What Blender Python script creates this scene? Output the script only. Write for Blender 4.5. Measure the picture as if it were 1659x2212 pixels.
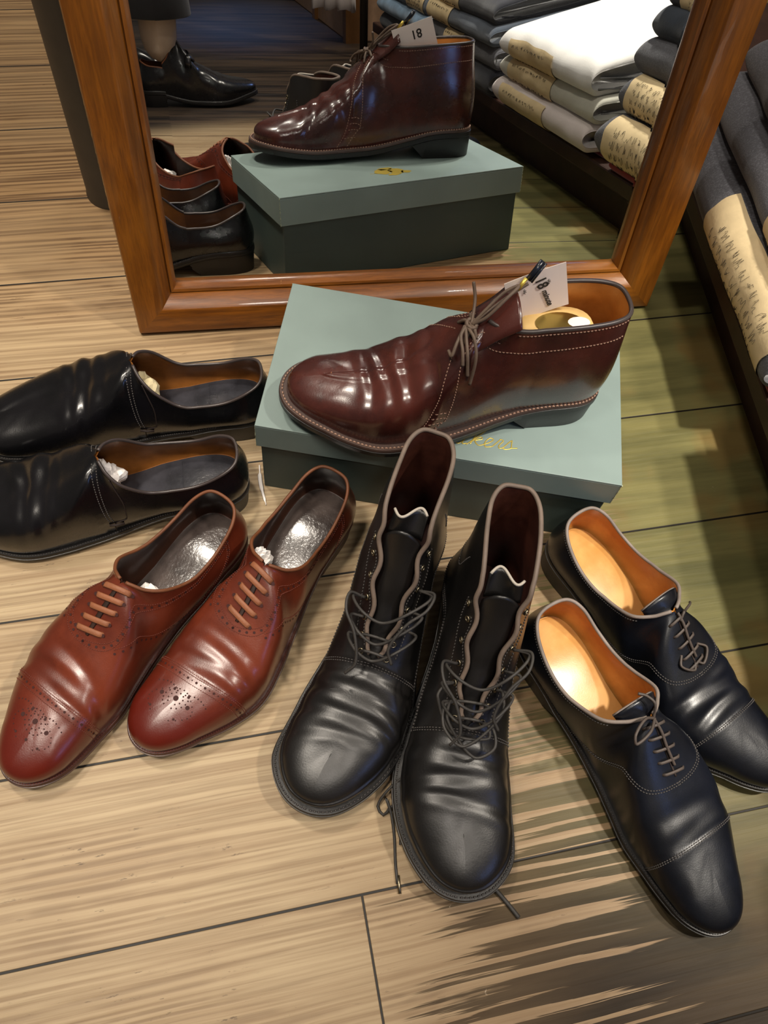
import bpy, math, random
import numpy as np
from mathutils import Vector, Matrix

for o in list(bpy.data.objects):
    bpy.data.objects.remove(o)
scene = bpy.context.scene
COL = scene.collection

# ---------------------------------------------------------------- camera
cam_data = bpy.data.cameras.new('camera')
cam = bpy.data.objects.new('camera', cam_data)
COL.objects.link(cam)
CR = Vector((0.98386812, 0.15572077, 0.08806)); CU = Vector((-0.17889528, 0.85641555, 0.48430246)); CF = Vector((0, 0.49224327, -0.87045767))
CR.normalize(); CF.normalize(); CU = CR.cross(CF)
mw = Matrix((CR, CU, -CF)).transposed().to_4x4()
mw.translation = Vector((0, 0, 0.70961))
cam.matrix_world = mw
cam_data.sensor_fit = 'VERTICAL'; cam_data.sensor_height = 36.0
cam_data.lens = 1680.5464 / 2212 * 36.0
cam_data.clip_start = 0.01
scene.camera = cam
vs = scene.view_settings
vs.view_transform = 'Standard'; vs.look = 'None'; vs.gamma = 1.0; vs.use_curve_mapping = False
vs.exposure = -0.12

# ---------------------------------------------------------------- light
world = bpy.data.worlds.new('world'); scene.world = world; world.use_nodes = True
bg = world.node_tree.nodes['Background']
bg.inputs[0].default_value = (1.0, 0.88, 0.76, 1); bg.inputs[1].default_value = 0.10

def lamp(name, loc, target, power, size, color, spot=None, blend=0.5):
    if spot:
        d = bpy.data.lights.new(name, 'SPOT'); d.shadow_soft_size = size; d.spot_size = math.radians(spot); d.spot_blend = blend
    else:
        d = bpy.data.lights.new(name, 'AREA'); d.shape = 'DISK'; d.size = size
    d.energy = power; d.color = color
    o = bpy.data.objects.new(name, d); COL.objects.link(o)
    o.location = loc
    o.rotation_euler = (Vector(target) - Vector(loc)).to_track_quat('-Z', 'Y').to_euler()
    return o
WARM = (1.0, 0.90, 0.77)
lamp('ceiling_lamp', (-0.75, -0.10, 2.5), (-0.36, 0.28, 0), 205, 0.20, WARM, 26, 0.6)
lamp('ceiling_lamp', (-0.75, 0.95, 2.5), (-0.45, 0.80, 0), 30, 0.22, WARM)
lamp('ceiling_lamp', (1.35, 0.35, 2.5), (0.25, 0.4, 0), 36, 0.13, WARM)
lamp('ceiling_lamp', (0.95, 0.15, 2.5), (0.56, 0.42, 0.15), 330, 0.06, (1.0, 0.93, 0.82), 24, 0.5)
lamp('window_daylight', (2.3, -1.3, 1.5), (0.2, 0.3, 0.0), 6, 0.5, (0.25, 0.42, 1.0))
lamp('ceiling_lamp', (0.35, -0.75, 2.5), (0.1, 0.4, 0.0), 15, 0.28, (1.0, 0.91, 0.80))
lamp('ceiling_lamp', (-0.1, 1.7, 2.5), (0.0, 0.6, 0.0), 9, 0.3, WARM)
lamp('doorway_daylight', (1.0, -3.4, 1.7), (0.56, -1.45, 0.0), 60, 0.12, (0.26, 0.45, 1.0), 16, 0.7)

# ---------------------------------------------------------------- material helpers
def lin(r, g, b):
    f = lambda c: ((c / 255 + 0.055) / 1.055) ** 2.4 if c > 10 else c / 255 / 12.92
    return (f(r), f(g), f(b), 1)

class NT:
    def __init__(s, name):
        s.m = bpy.data.materials.new(name); s.m.use_nodes = True
        s.t = s.m.node_tree; s.b = s.t.nodes['Principled BSDF']
    def n(s, typ, **props):
        nd = s.t.nodes.new(typ)
        for k, v in props.items(): setattr(nd, k, v)
        return nd
    def put(s, sock, v):
        if hasattr(v, 'links') or isinstance(v, bpy.types.NodeSocket): s.t.links.new(v, sock)
        else: sock.default_value = v
    def math(s, op, a, b=0.0, c=0.0):
        nd = s.n('ShaderNodeMath', operation=op)
        s.put(nd.inputs[0], a); s.put(nd.inputs[1], b); s.put(nd.inputs[2], c)
        return nd.outputs[0]
    def vec(s, x, y, z):
        nd = s.n('ShaderNodeCombineXYZ'); s.put(nd.inputs[0], x); s.put(nd.inputs[1], y); s.put(nd.inputs[2], z); return nd.outputs[0]
    def sep(s, v):
        nd = s.n('ShaderNodeSeparateXYZ'); s.put(nd.inputs[0], v); return nd.outputs
    def noise(s, v, scale=1.0, detail=4.0, rough=0.5, dist=0.0):
        nd = s.n('ShaderNodeTexNoise'); s.put(nd.inputs['Vector'], v)
        nd.inputs['Scale'].default_value = scale; nd.inputs['Detail'].default_value = detail
        nd.inputs['Roughness'].default_value = rough; nd.inputs['Distortion'].default_value = dist
        return nd.outputs['Fac']
    def ramp(s, f, lo, hi):     # smooth 0..1
        nd = s.n('ShaderNodeMapRange', interpolation_type='SMOOTHSTEP'); s.put(nd.inputs[0], f)
        nd.inputs[1].default_value = lo; nd.inputs[2].default_value = hi
        return nd.outputs[0]
    def mix(s, f, a, b):
        nd = s.n('ShaderNodeMix', data_type='RGBA')
        s.put(nd.inputs[0], f); s.put(nd.inputs[6], a); s.put(nd.inputs[7], b)
        return nd.outputs[2]
    def obj(s): return s.n('ShaderNodeTexCoord').outputs['Object']
    def scalev(s, v, x, y, z):
        nd = s.n('ShaderNodeVectorMath', operation='MULTIPLY'); s.put(nd.inputs[0], v); nd.inputs[1].default_value = (x, y, z); return nd.outputs[0]
    def bump(s, h, strength=0.3, dist=0.001):
        nd = s.n('ShaderNodeBump'); s.put(nd.inputs['Height'], h); nd.inputs['Strength'].default_value = strength; nd.inputs['Distance'].default_value = dist
        s.t.links.new(nd.outputs[0], s.b.inputs['Normal'])
    def set(s, **kw):
        for k, v in kw.items(): s.put(s.b.inputs[k.replace('_', ' ')], v)
        return s

def leather(name, c1, c2, rough=0.25, coat=0.4, grain=0.15, gs=900, spec=0.5, rvar=0.12, toe=None, crough=0.24):
    t = NT(name); v = t.obj()
    n1 = t.noise(v, 18, 5, 0.6); n2 = t.noise(v, gs, 3, 0.6); n3 = t.noise(v, 60, 4, 0.6)
    col = t.mix(t.ramp(n1, 0.35, 0.68), c1, c2)
    if toe:   # wax-burnished toe cap, part of the finish
        col = t.mix(t.math('MULTIPLY', t.ramp(t.math('ADD', t.sep(v)[0], t.math('MULTIPLY', n1, 0.02)), 0.225, 0.285), 0.8), col, toe)
    t.set(Base_Color=col)
    t.put(t.b.inputs['Roughness'], t.math('ADD', t.math('MULTIPLY', n3, rvar), rough - rvar / 2))
    t.b.inputs['Coat Weight'].default_value = coat; t.b.inputs['Coat Roughness'].default_value = crough
    t.b.inputs['Specular IOR Level'].default_value = spec
    h = t.math('ADD', t.math('MULTIPLY', n2, 0.35), t.math('MULTIPLY', n3, 0.65))
    t.bump(h, grain, 0.0012)
    return t.m

def plain(name, col, rough=0.5, metal=0.0, var=0.0, bump=0.0, bs=400, sheen=0.0, spec=0.5, coat=0.0):
    t = NT(name); v = t.obj()
    if var:
        n1 = t.noise(v, 40, 5, 0.6)
        dark = tuple(c * (1 - var) for c in col[:3]) + (1,)
        t.set(Base_Color=t.mix(t.ramp(n1, 0.3, 0.7), dark, col))
    else: t.set(Base_Color=col)
    t.b.inputs['Roughness'].default_value = rough; t.b.inputs['Metallic'].default_value = metal
    t.b.inputs['Specular IOR Level'].default_value = spec; t.b.inputs['Sheen Weight'].default_value = sheen
    t.b.inputs['Coat Weight'].default_value = coat
    if bump: t.bump(t.noise(v, bs, 3, 0.6), bump, 0.001)
    return t.m

M = {}
M['burg'] = leather('burgundy_cordovan', lin(50, 22, 19), lin(80, 38, 31), 0.27, 0.5, 0.18, 700, crough=0.16)
M['tan'] = leather('tan_calf', lin(84, 32, 18), lin(112, 48, 28), 0.32, 0.35, 0.22, 900, toe=lin(86, 18, 9))
M['black'] = leather('black_calf', lin(10, 10, 12), lin(17, 16, 19), 0.27, 0.4, 0.2, 900, spec=0.4, crough=0.2)
M['blackboot'] = leather('black_waxed_leather', lin(17, 16, 16), lin(27, 25, 24), 0.38, 0.35, 0.3, 700, crough=0.33)
M['navyblack'] = leather('blue_black_calf', lin(9, 11, 17), lin(16, 19, 28), 0.36, 0.25, 0.22, 900, spec=0.4, crough=0.3)
M['lining_tan'] = leather('tan_lining_leather', lin(190, 120, 50), lin(226, 156, 78), 0.42, 0.1, 0.2)
M['lining_cream'] = leather('cream_insole_leather', lin(184, 132, 68), lin(208, 158, 94), 0.30, 0.3, 0.12)
M['lining_dark'] = leather('dark_lining_leather', lin(40, 26, 20), lin(66, 40, 30), 0.45, 0.1, 0.2)
M['lining_brown'] = leather('brown_lining_leather', lin(105, 62, 24), lin(150, 94, 42), 0.45, 0.1, 0.25)
M['lining_red'] = leather('red_brown_lining_leather', lin(62, 32, 26), lin(96, 54, 42), 0.42, 0.1, 0.3)
M['pad_black'] = leather('polished_dark_insole', lin(44, 36, 34), lin(84, 74, 70), 0.20, 0.8, 0.7, 220, rvar=0.2, crough=0.15)
M['sole_black'] = plain('black_sole_edge', lin(24, 22, 22), 0.42, bump=0.15)
M['sole_brown'] = plain('dark_brown_sole_edge', lin(54, 38, 32), 0.4, var=0.3, bump=0.15)
M['sole_red'] = plain('red_brown_sole_edge', lin(70, 34, 26), 0.35, var=0.3, bump=0.1)
M['welt_burg'] = plain('welt_brown_leather', lin(70, 52, 46), 0.5, var=0.3, bump=0.3)
M['stitch_light'] = plain('beige_thread', lin(150, 118, 100), 0.7)
M['stitch_black'] = plain('black_thread', lin(70, 66, 64), 0.6)
M['stitch_dark'] = plain('dark_thread', lin(36, 24, 20), 0.7)
M['stitch_tan'] = plain('red_brown_thread', lin(104, 48, 34), 0.7)
M['hole'] = plain('punched_hole_dark', lin(52, 16, 10), 0.8)
M['lace_brown'] = plain('brown_waxed_lace', lin(104, 86, 72), 0.6, var=0.3, bump=0.3)
M['lace_tan'] = plain('tan_flat_lace', lin(140, 86, 56), 0.6, var=0.2, bump=0.3)
M['lace_dim'] = plain('dark_brown_round_lace', lin(72, 62, 56), 0.6, var=0.3, bump=0.3)
M['lace_black'] = plain('black_waxed_lace', lin(58, 55, 52), 0.6, var=0.3, bump=0.3)
M['edge_grey'] = plain('worn_grey_edge', lin(128, 116, 108), 0.6, var=0.3)
M['edge_tan'] = plain('raw_tan_edge', lin(112, 64, 34), 0.6, var=0.3)
M['edge_dark'] = plain('dark_edge', lin(60, 52, 50), 0.35)
M['edge_boot'] = plain('raw_boot_edge', lin(120, 104, 92), 0.6, var=0.3)
M['eyelet'] = plain('dull_eyelet_metal', lin(150, 140, 118), 0.35, 1.0)
M['paper_white'] = plain('white_paper', lin(236, 230, 226), 0.7, bump=0.2, bs=120)
M['tag_paper'] = plain('tag_card', lin(240, 228, 222), 0.6)
M['ink'] = plain('black_ink', lin(40, 36, 34), 0.8)
M['gold'] = plain('gold_foil', lin(222, 196, 92), 0.35, 0.6)
M['tree_wood'] = plain('shoe_tree_wood', lin(232, 196, 128), 0.45, var=0.15)
M['brass'] = plain('brass_plate', lin(180, 160, 90), 0.3, 1.0)
M['kraft'] = plain('kraft_paper', lin(232, 208, 162), 0.7, var=0.12, bump=0.5, bs=90)
M['felt_red'] = plain('red_cloth', lin(138, 20, 36), 0.9, var=0.2, sheen=0.3)
M['post'] = plain('dark_bronze_paint', lin(66, 58, 48), 0.45, var=0.15, bump=0.15, bs=200)
M['dark_wood'] = plain('dark_shelf_wood', lin(58, 34, 24), 0.45, var=0.35, bump=0.2)
M['skin'] = plain('pale_sock', lin(206, 184, 164), 0.7, var=0.1)
M['face'] = plain('skin_tone', lin(214, 168, 140), 0.5, var=0.08)
M['hair'] = plain('dark_hair', lin(30, 24, 20), 0.5, bump=0.4)
M['trouser'] = plain('charcoal_trouser_wool', lin(30, 31, 38), 0.9, sheen=0.2, bump=0.3, bs=900)
M['jacket'] = plain('dark_navy_jacket', lin(34, 38, 52), 0.9, sheen=0.2, bump=0.3, bs=900)

def boxcard(name, c):
    t = NT(name); v = t.obj()
    n = t.noise(v, 1500, 2, 0.6); n1 = t.noise(v, 14, 3, 0.5)
    d = tuple(x * 0.88 for x in c[:3]) + (1,)
    t.set(Base_Color=t.mix(t.ramp(n1, 0.3, 0.7), d, c)); t.b.inputs['Roughness'].default_value = 0.55
    t.bump(n, 0.12, 0.0006); return t.m
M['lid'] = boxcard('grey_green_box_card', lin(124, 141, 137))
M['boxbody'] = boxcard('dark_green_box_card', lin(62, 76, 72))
M['card_edge'] = plain('worn_card_edge', lin(170, 178, 150), 0.7)

def fabric(name, c, var=0.25, weave=900, heather=0.0):
    t = NT(name); v = t.obj()
    n = t.noise(v, weave, 2, 0.7); n1 = t.noise(v, 25, 4, 0.55)
    w = t.noise(t.scalev(v, 1.0, 0.25, 1.0), weave, 2, 0.7)
    d = tuple(x * (1 - var) for x in c[:3]) + (1,); l = tuple(min(1, x * (1 + heather)) for x in c[:3]) + (1,)
    base = t.mix(t.ramp(n1, 0.3, 0.7), d, c)
    if heather: base = t.mix(t.ramp(w, 0.5, 0.62), base, l)
    t.set(Base_Color=base); t.b.inputs['Roughness'].default_value = 0.95; t.b.inputs['Sheen Weight'].default_value = 0.25
    t.bump(t.math('ADD', n, t.math('MULTIPLY', n1, 2.0)), 0.35, 0.0015); return t.m
M['f_white'] = fabric('white_cotton', lin(238, 236, 232), 0.06)
M['f_off'] = fabric('off_white_cotton', lin(208, 206, 192), 0.08)
M['f_pink'] = fabric('pinkish_white_cotton', lin(226, 214, 210), 0.06)  # white cotton with a slight pink tint
M['f_grey'] = fabric('charcoal_flannel', lin(84, 84, 90), 0.2, 700, 0.5)
M['f_lgrey'] = fabric('light_grey_cotton', lin(136, 138, 138), 0.2)
M['f_navy'] = fabric('navy_denim', lin(38, 50, 66), 0.4)
M['f_slate'] = fabric('slate_denim', lin(74, 84, 98), 0.3)
M['f_dark'] = fabric('black_jersey', lin(34, 36, 46), 0.3)
M['f_blue'] = fabric('light_blue_denim', lin(140, 172, 202), 0.35)

def wood_frame(name, along_x):
    t = NT(name); v = t.obj()
    s = (4, 60, 60) if along_x else (60, 60, 4)
    g = t.noise(t.scalev(v, *s), 3.0, 5, 0.6, 0.4)
    g2 = t.noise(t.scalev(v, *[k * 6 for k in s]), 3.0, 3, 0.6)
    big = t.noise(v, 7, 3, 0.5)
    c = t.mix(t.ramp(g, 0.3, 0.7), lin(98, 54, 14), lin(138, 80, 20))
    c = t.mix(t.math('MULTIPLY', t.ramp(g2, 0.45, 0.7), 0.45), c, lin(80, 44, 16))
    c = t.mix(t.math('MULTIPLY', t.ramp(big, 0.45, 0.7), 0.4), c, lin(160, 100, 30))
    scr = t.noise(t.scalev(v, 18, 18, 18), 4.0, 6, 0.75, 1.0)
    c = t.mix(t.ramp(scr, 0.70, 0.76), c, lin(214, 168, 104))
    t.set(Base_Color=c); t.b.inputs['Roughness'].default_value = 0.36; t.b.inputs['Coat Weight'].default_value = 0.25
    t.bump(g2, 0.12, 0.0008); return t.m
M['wood_x'] = wood_frame('orange_varnished_wood_rail', True)
M['wood_z'] = wood_frame('orange_varnished_wood_stile', False)
M['wood_edge'] = plain('worn_bare_wood_edge', lin(204, 160, 98), 0.6, var=0.5, bump=0.4, bs=150)

def mirror_mat():
    t = NT('mirror_glass'); t.set(Base_Color=(0.80, 0.82, 0.82, 1)); t.b.inputs['Metallic'].default_value = 1; t.b.inputs['Roughness'].default_value = 0.0
    return t.m
M['mirror'] = mirror_mat()

def floor_mat():
    t = NT('worn_floorboards'); v = t.obj(); X, Y, Z = t.sep(v)
    PW = 0.1435
    yb = t.math('DIVIDE', t.math('SUBTRACT', Y, 0.0265), PW)
    b = t.math('FLOOR', yb); fy = t.math('SUBTRACT', yb, b)
    wn = t.n('ShaderNodeTexWhiteNoise', noise_dimensions='1D'); t.put(wn.inputs['W'], t.math('ADD', b, 31.0)); rnd = wn.outputs[0]
    # butt joints
    own = t.math('LESS_THAN', t.math('ABSOLUTE', t.math('ADD', b, 1.0)), 0.5)
    jx = t.math('ADD', t.math('MULTIPLY', own, 0.0507), t.math('MULTIPLY', t.math('SUBTRACT', 1.0, own), t.math('ADD', t.math('MULTIPLY', rnd, 1.7), 0.75)))
    jd = t.math('ABSOLUTE', t.math('SUBTRACT', X, jx))
    side = t.math('GREATER_THAN', X, jx)
    seed = t.math('ADD', t.math('MULTIPLY', rnd, 40.0), t.math('MULTIPLY', side, 13.0))
    xs = t.math('ADD', X, seed)
    wob = t.math('MULTIPLY', t.math('SUBTRACT', t.noise(t.vec(t.math('MULTIPLY', xs, 3.0), t.math('MULTIPLY', Y, 7.0), seed), 1, 2), 0.5), 0.045)
    Yw = t.math('ADD', Y, t.math('MULTIPLY', wob, 0.28))
    fine = t.noise(t.vec(t.math('MULTIPLY', xs, 6.0), t.math('MULTIPLY', Yw, 330.0), seed), 1, 4, 0.6)
    sm = t.noise(t.vec(t.math('MULTIPLY', xs, 5.0), t.math('MULTIPLY', Y, 14.0), seed), 1, 4, 0.6)
    wn1 = t.noise(t.vec(t.math('MULTIPLY', xs, 0.45), t.math('MULTIPLY', Yw, 16.0), seed), 1, 2, 0.5)
    sn = t.math('SINE', t.math('ADD', t.math('MULTIPLY', Yw, 860.0), t.math('MULTIPLY', wn1, 34.0)))
    wn2 = t.noise(t.vec(t.math('MULTIPLY', xs, 2.6), t.math('MULTIPLY', Yw, 210.0), seed), 1, 5, 0.6)
    ring = t.math('ADD', t.math('ADD', 0.5, t.math('MULTIPLY', sn, t.math('MULTIPLY', t.ramp(sm, 0.3, 0.7), 0.12))), t.math('MULTIPLY', t.math('SUBTRACT', wn2, 0.5), 0.80))
    blot = t.noise(t.vec(t.math('MULTIPLY', xs, 26.0), t.math('MULTIPLY', Y, 60.0), seed), 1, 5, 0.7)
    light = t.mix(t.ramp(ring, 0.30, 0.62), lin(142, 120, 90), lin(184, 164, 130))
    light = t.mix(t.math('MULTIPLY', t.ramp(fine, 0.45, 0.72), 0.45), light, lin(106, 86, 62))
    light = t.mix(t.math('MULTIPLY', t.ramp(sm, 0.35, 0.7), 0.35), light, lin(146, 116, 84))
    # dark scorched grain left in the hollows
    hollow = t.ramp(t.math('ADD', t.math('MULTIPLY', ring, 0.65), t.math('MULTIPLY', fine, 0.35)), 0.56, 0.46)
    gx, gy, gz = t.sep(t.n('ShaderNodeNewGeometry').outputs['Position'])
    patch = t.ramp(t.math('ADD', sm, t.math('MULTIPLY', rnd, 0.16)), 0.60, 0.72)
    light = t.mix(t.math('MULTIPLY', t.math('MULTIPLY', patch, hollow), t.math('ADD', 0.22, t.math('MULTIPLY', t.math('MAXIMUM', t.ramp(gx, -0.02, 0.15), t.ramp(gy, 0.45, 0.7)), 0.45))), light, lin(58, 44, 32))
    spots = t.ramp(blot, 0.68, 0.74)
    dash = t.noise(t.vec(t.math('MULTIPLY', xs, 45.0), t.math('MULTIPLY', Yw, 260.0), seed), 1, 4, 0.7)
    spots = t.math('MAXIMUM', spots, t.math('MULTIPLY', t.ramp(dash, 0.64, 0.70), t.ramp(sm, 0.42, 0.58)))
    light = t.mix(t.math('MULTIPLY', spots, 0.75), light, lin(66, 54, 44))
    light = t.mix(t.math('MULTIPLY', rnd, 0.30), light, lin(134, 106, 74))
    light = t.mix(t.math('MULTIPLY', t.ramp(gx, -0.03, 0.20), 0.60), light, lin(122, 94, 60))  # right-hand boards browner: photographer's shade put into the colour
    # far and left boards browner with age
    far = t.math('MULTIPLY', t.ramp(gy, 0.42, 0.75), 0.55)
    light = t.mix(far, light, t.mix(t.ramp(ring, 0.4, 0.6), lin(104, 72, 40), lin(158, 118, 70)))
    # old finish surviving on the right: dark film, worn through on the ridges, painted shade added near the camera
    lowy = t.ramp(gy, 0.24, 0.07)
    sn2 = t.math('SINE', t.math('ADD', t.math('MULTIPLY', Yw, 430.0), t.math('ADD', t.math('MULTIPLY', wn1, 38.0), t.math('MULTIPLY', wn2, 4.0))))
    ridge = t.ramp(t.math('ADD', sn2, t.math('MULTIPLY', t.math('SUBTRACT', fine, 0.5), 1.6)), 0.25, 0.75)
    pos = t.math('ADD', gx, t.math('MULTIPLY', t.math('SUBTRACT', sm, 0.5), 0.20))
    pos = t.math('ADD', pos, t.math('MULTIPLY', t.math('SUBTRACT', 0.5, fine), 0.22))
    pos = t.math('ADD', pos, t.math('MULTIPLY', t.math('ADD', 0.22, lowy), t.math('SUBTRACT', 0.055, t.math('MULTIPLY', ridge, 0.115))))
    film = t.ramp(pos, 0.180, 0.205)
    fg = t.noise(t.vec(t.math('MULTIPLY', xs, 3.0), t.math('MULTIPLY', Yw, 30.0), seed), 1, 5, 0.6)
    olive = t.mix(t.ramp(fg, 0.3, 0.7), lin(84, 82, 48), lin(120, 114, 70))
    hue = t.noise(t.vec(t.math('MULTIPLY', gx, 9.0), t.math('MULTIPLY', gy, 9.0), 3.0), 1, 3, 0.6)
    olive = t.mix(t.math('MULTIPLY', t.ramp(hue, 0.5, 0.68), 0.6), olive, lin(120, 92, 48))
    brown = t.mix(t.ramp(fg, 0.3, 0.7), lin(42, 34, 26), lin(68, 56, 42))  # near-end film colour taken darker to carry the photographer's shadow
    dark = t.mix(t.ramp(gy, 0.0, 0.34), brown, olive)
    farback = t.ramp(gy, -0.13, -0.26)  # floor behind the camera darkened in colour for the weaker light there
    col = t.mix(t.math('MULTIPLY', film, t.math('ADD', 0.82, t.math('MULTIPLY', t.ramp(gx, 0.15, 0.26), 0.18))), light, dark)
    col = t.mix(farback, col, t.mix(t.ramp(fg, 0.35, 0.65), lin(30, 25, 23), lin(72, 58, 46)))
    # white scuffs
    sc = t.noise(t.vec(t.math('MULTIPLY', gx, 60.0), t.math('MULTIPLY', gy, 35.0), 9.0), 1, 5, 0.75)
    col = t.mix(t.math('MULTIPLY', t.ramp(sc, 0.70, 0.75), 0.5), col, lin(200, 186, 164))
    gapw = 0.0095
    ed = t.math('MINIMUM', fy, t.math('SUBTRACT', 1.0, fy))
    gap = t.ramp(ed, gapw, gapw * 0.55)
    gap = t.math('MAXIMUM', gap, t.ramp(jd, 0.0013, 0.0006))
    col = t.mix(gap, col, lin(22, 17, 12))
    t.set(Base_Color=col)
    t.put(t.b.inputs['Specular IOR Level'], t.math('SUBTRACT', 0.38, t.math('MULTIPLY', film, t.math('ADD', 0.08, t.math('MULTIPLY', lowy, 0.20)))))
    rgh = t.math('ADD', t.math('MULTIPLY', t.math('MAXIMUM', film, farback), -0.02), t.math('ADD', 0.46, t.math('MULTIPLY', fine, 0.12)))
    t.put(t.b.inputs['Roughness'], rgh)
    h = t.math('ADD', t.math('MULTIPLY', ring, 0.8), t.math('ADD', t.math('MULTIPLY', fine, 0.35), t.math('MULTIPLY', gap, -1.5)))
    t.bump(h, 0.4, 0.0016)
    return t.m
M['floor'] = floor_mat()

# ---------------------------------------------------------------- object helpers
def mesh(name, verts, faces, mat, parent=None, smooth=True, loc=None, mats=None, midx=None):
    me = bpy.data.meshes.new(name)
    me.from_pydata([tuple(map(float, v)) for v in verts], [], [tuple(map(int, f)) for f in faces]); me.update()
    for m in (mats or [mat]): me.materials.append(m)
    if smooth:
        me.polygons.foreach_set('use_smooth', [True] * len(me.polygons))
    if midx is not None: me.polygons.foreach_set('material_index', midx)
    o = bpy.data.objects.new(name, me); COL.objects.link(o)
    if parent: o.parent = parent
    if loc: o.location = loc
    return o

def empty(name, label, cat, loc=(0, 0, 0), yaw=0.0, group=None):
    o = bpy.data.objects.new(name, None); COL.objects.link(o); o.empty_display_size = 0.05
    o.location = loc; o.rotation_euler = (0, 0, yaw)
    o['label'] = label; o['category'] = cat
    if group: o['group'] = group
    return o

def tag(o, label, cat, group=None):
    o['label'] = label; o['category'] = cat
    if group: o['group'] = group
    return o

class Geo:
    def __init__(s): s.v = []; s.f = []
    def add(s, vs, fs):
        k = len(s.v); s.v += [tuple(map(float, p)) for p in vs]; s.f += [tuple(int(i) + k for i in f) for f in fs]
    def box(s, x0, x1, y0, y1, z0, z1, T=None):
        vs = [Vector((x, y, z)) for z in (z0, z1) for y in (y0, y1) for x in (x0, x1)]
        if T: vs = [T @ p for p in vs]
        s.add(vs, [(0, 2, 3, 1), (4, 5, 7, 6), (0, 1, 5, 4), (2, 6, 7, 3), (0, 4, 6, 2), (1, 3, 7, 5)])
    def tube(s, pts, r, k=8, flat=1.0, up=None, caps=True):
        P = np.array([tuple(p) for p in pts], float); n = len(P)
        if n < 2: return
        T = np.gradient(P, axis=0); T /= np.linalg.norm(T, axis=1)[:, None] + 1e-12
        rr = np.full(n, r) if np.isscalar(r) else np.array(r)
        nrm = None; vs = []
        for i in range(n):
            if up is not None:
                a = np.array(up[i] if np.ndim(up) == 2 else up, float)
            else:
                a = nrm if nrm is not None else (np.array([0, 0, 1.]) if abs(T[i][2]) < .9 else np.array([1., 0, 0]))
            a = a - T[i] * (a @ T[i]); a /= np.linalg.norm(a) + 1e-12; nrm = a
            b = np.cross(T[i], a)
            for j in range(k):
                th = 2 * math.pi * j / k
                vs.append(P[i] + rr[i] * (math.cos(th) * b + math.sin(th) * flat * a))
        fs = [(i * k + j, i * k + (j + 1) % k, (i + 1) * k + (j + 1) % k, (i + 1) * k + j) for i in range(n - 1) for j in range(k)]
        if caps: fs += [tuple(range(k))[::-1], tuple((n - 1) * k + j for j in range(k))]
        s.add(vs, fs)
    def build(s, name, mat, parent=None, smooth=True, bevel=0.0, **kw):
        o = mesh(name, s.v, s.f, mat, parent, smooth, **kw)
        if bevel:
            b = o.modifiers.new('bevel', 'BEVEL'); b.width = bevel; b.segments = 2; b.limit_method = 'ANGLE'
        return o

def rnd_noise(seed):
    r = np.random.RandomState(seed)
    ks = r.uniform(-1, 1, (14, 3)); ph = r.uniform(0, 6.28, 14); am = r.uniform(.3, 1, 14)
    def f(p, scale):
        p = np.asarray(p) * scale
        return (np.sin(p @ ks.T * 2.2 + ph) * am).sum(-1) / am.sum()
    return f

def hermite(kx, ky, q):
    """cubic through knots, padded arrays; kx increasing"""
    kx = np.array(kx, float); ky = np.array(ky, float); m = np.zeros_like(ky)
    m[1:-1] = (ky[2:] - ky[:-2]) / (kx[2:] - kx[:-2]).reshape(-1, *([1] * (ky.ndim - 1)))
    m[0] = (ky[1] - ky[0]) / (kx[1] - kx[0]); m[-1] = (ky[-1] - ky[-2]) / (kx[-1] - kx[-2])
    q = np.asarray(q, float); i = np.clip(np.searchsorted(kx, q, 'right') - 1, 0, len(kx) - 2)
    h = (kx[i + 1] - kx[i]); t = (q - kx[i]) / h
    sh = (-1,) + (1,) * (ky.ndim - 1); t = t.reshape(sh); h = h.reshape(sh)
    return (2*t**3 - 3*t**2 + 1) * ky[i] + (t**3 - 2*t**2 + t) * h * m[i] + (-2*t**3 + 3*t**2) * ky[i + 1] + (t**3 - t**2) * h * m[i + 1]

def mirrored(knots):
    """knots: list of (u,x,y,z) from y=0 (heel) to y=0 (toe); pad by mirroring y"""
    k = [list(map(float, a)) for a in knots]
    a = [[-p[0], p[1], -p[2], p[3]] for p in k[2:0:-1]]
    U1 = k[-1][0]
    b = [[2 * U1 - p[0], p[1], -p[2], p[3]] for p in k[-2:-4:-1]]
    return np.array(a + k + b)

def sstep(x, a, b):
    t = np.clip((x - a) / (b - a), 0, 1); return t * t * (3 - 2 * t)

PERIM = [(0, 0), (.010, .017), (.05, .0275), (.12, .0315), (.25, .0305), (.38, .0300), (.50, .0345), (.60, .0405), (.70, .0450), (.80, .0425), (.880, .0370), (.940, .0285), (.985, .0155), (1.0, 0)]

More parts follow.
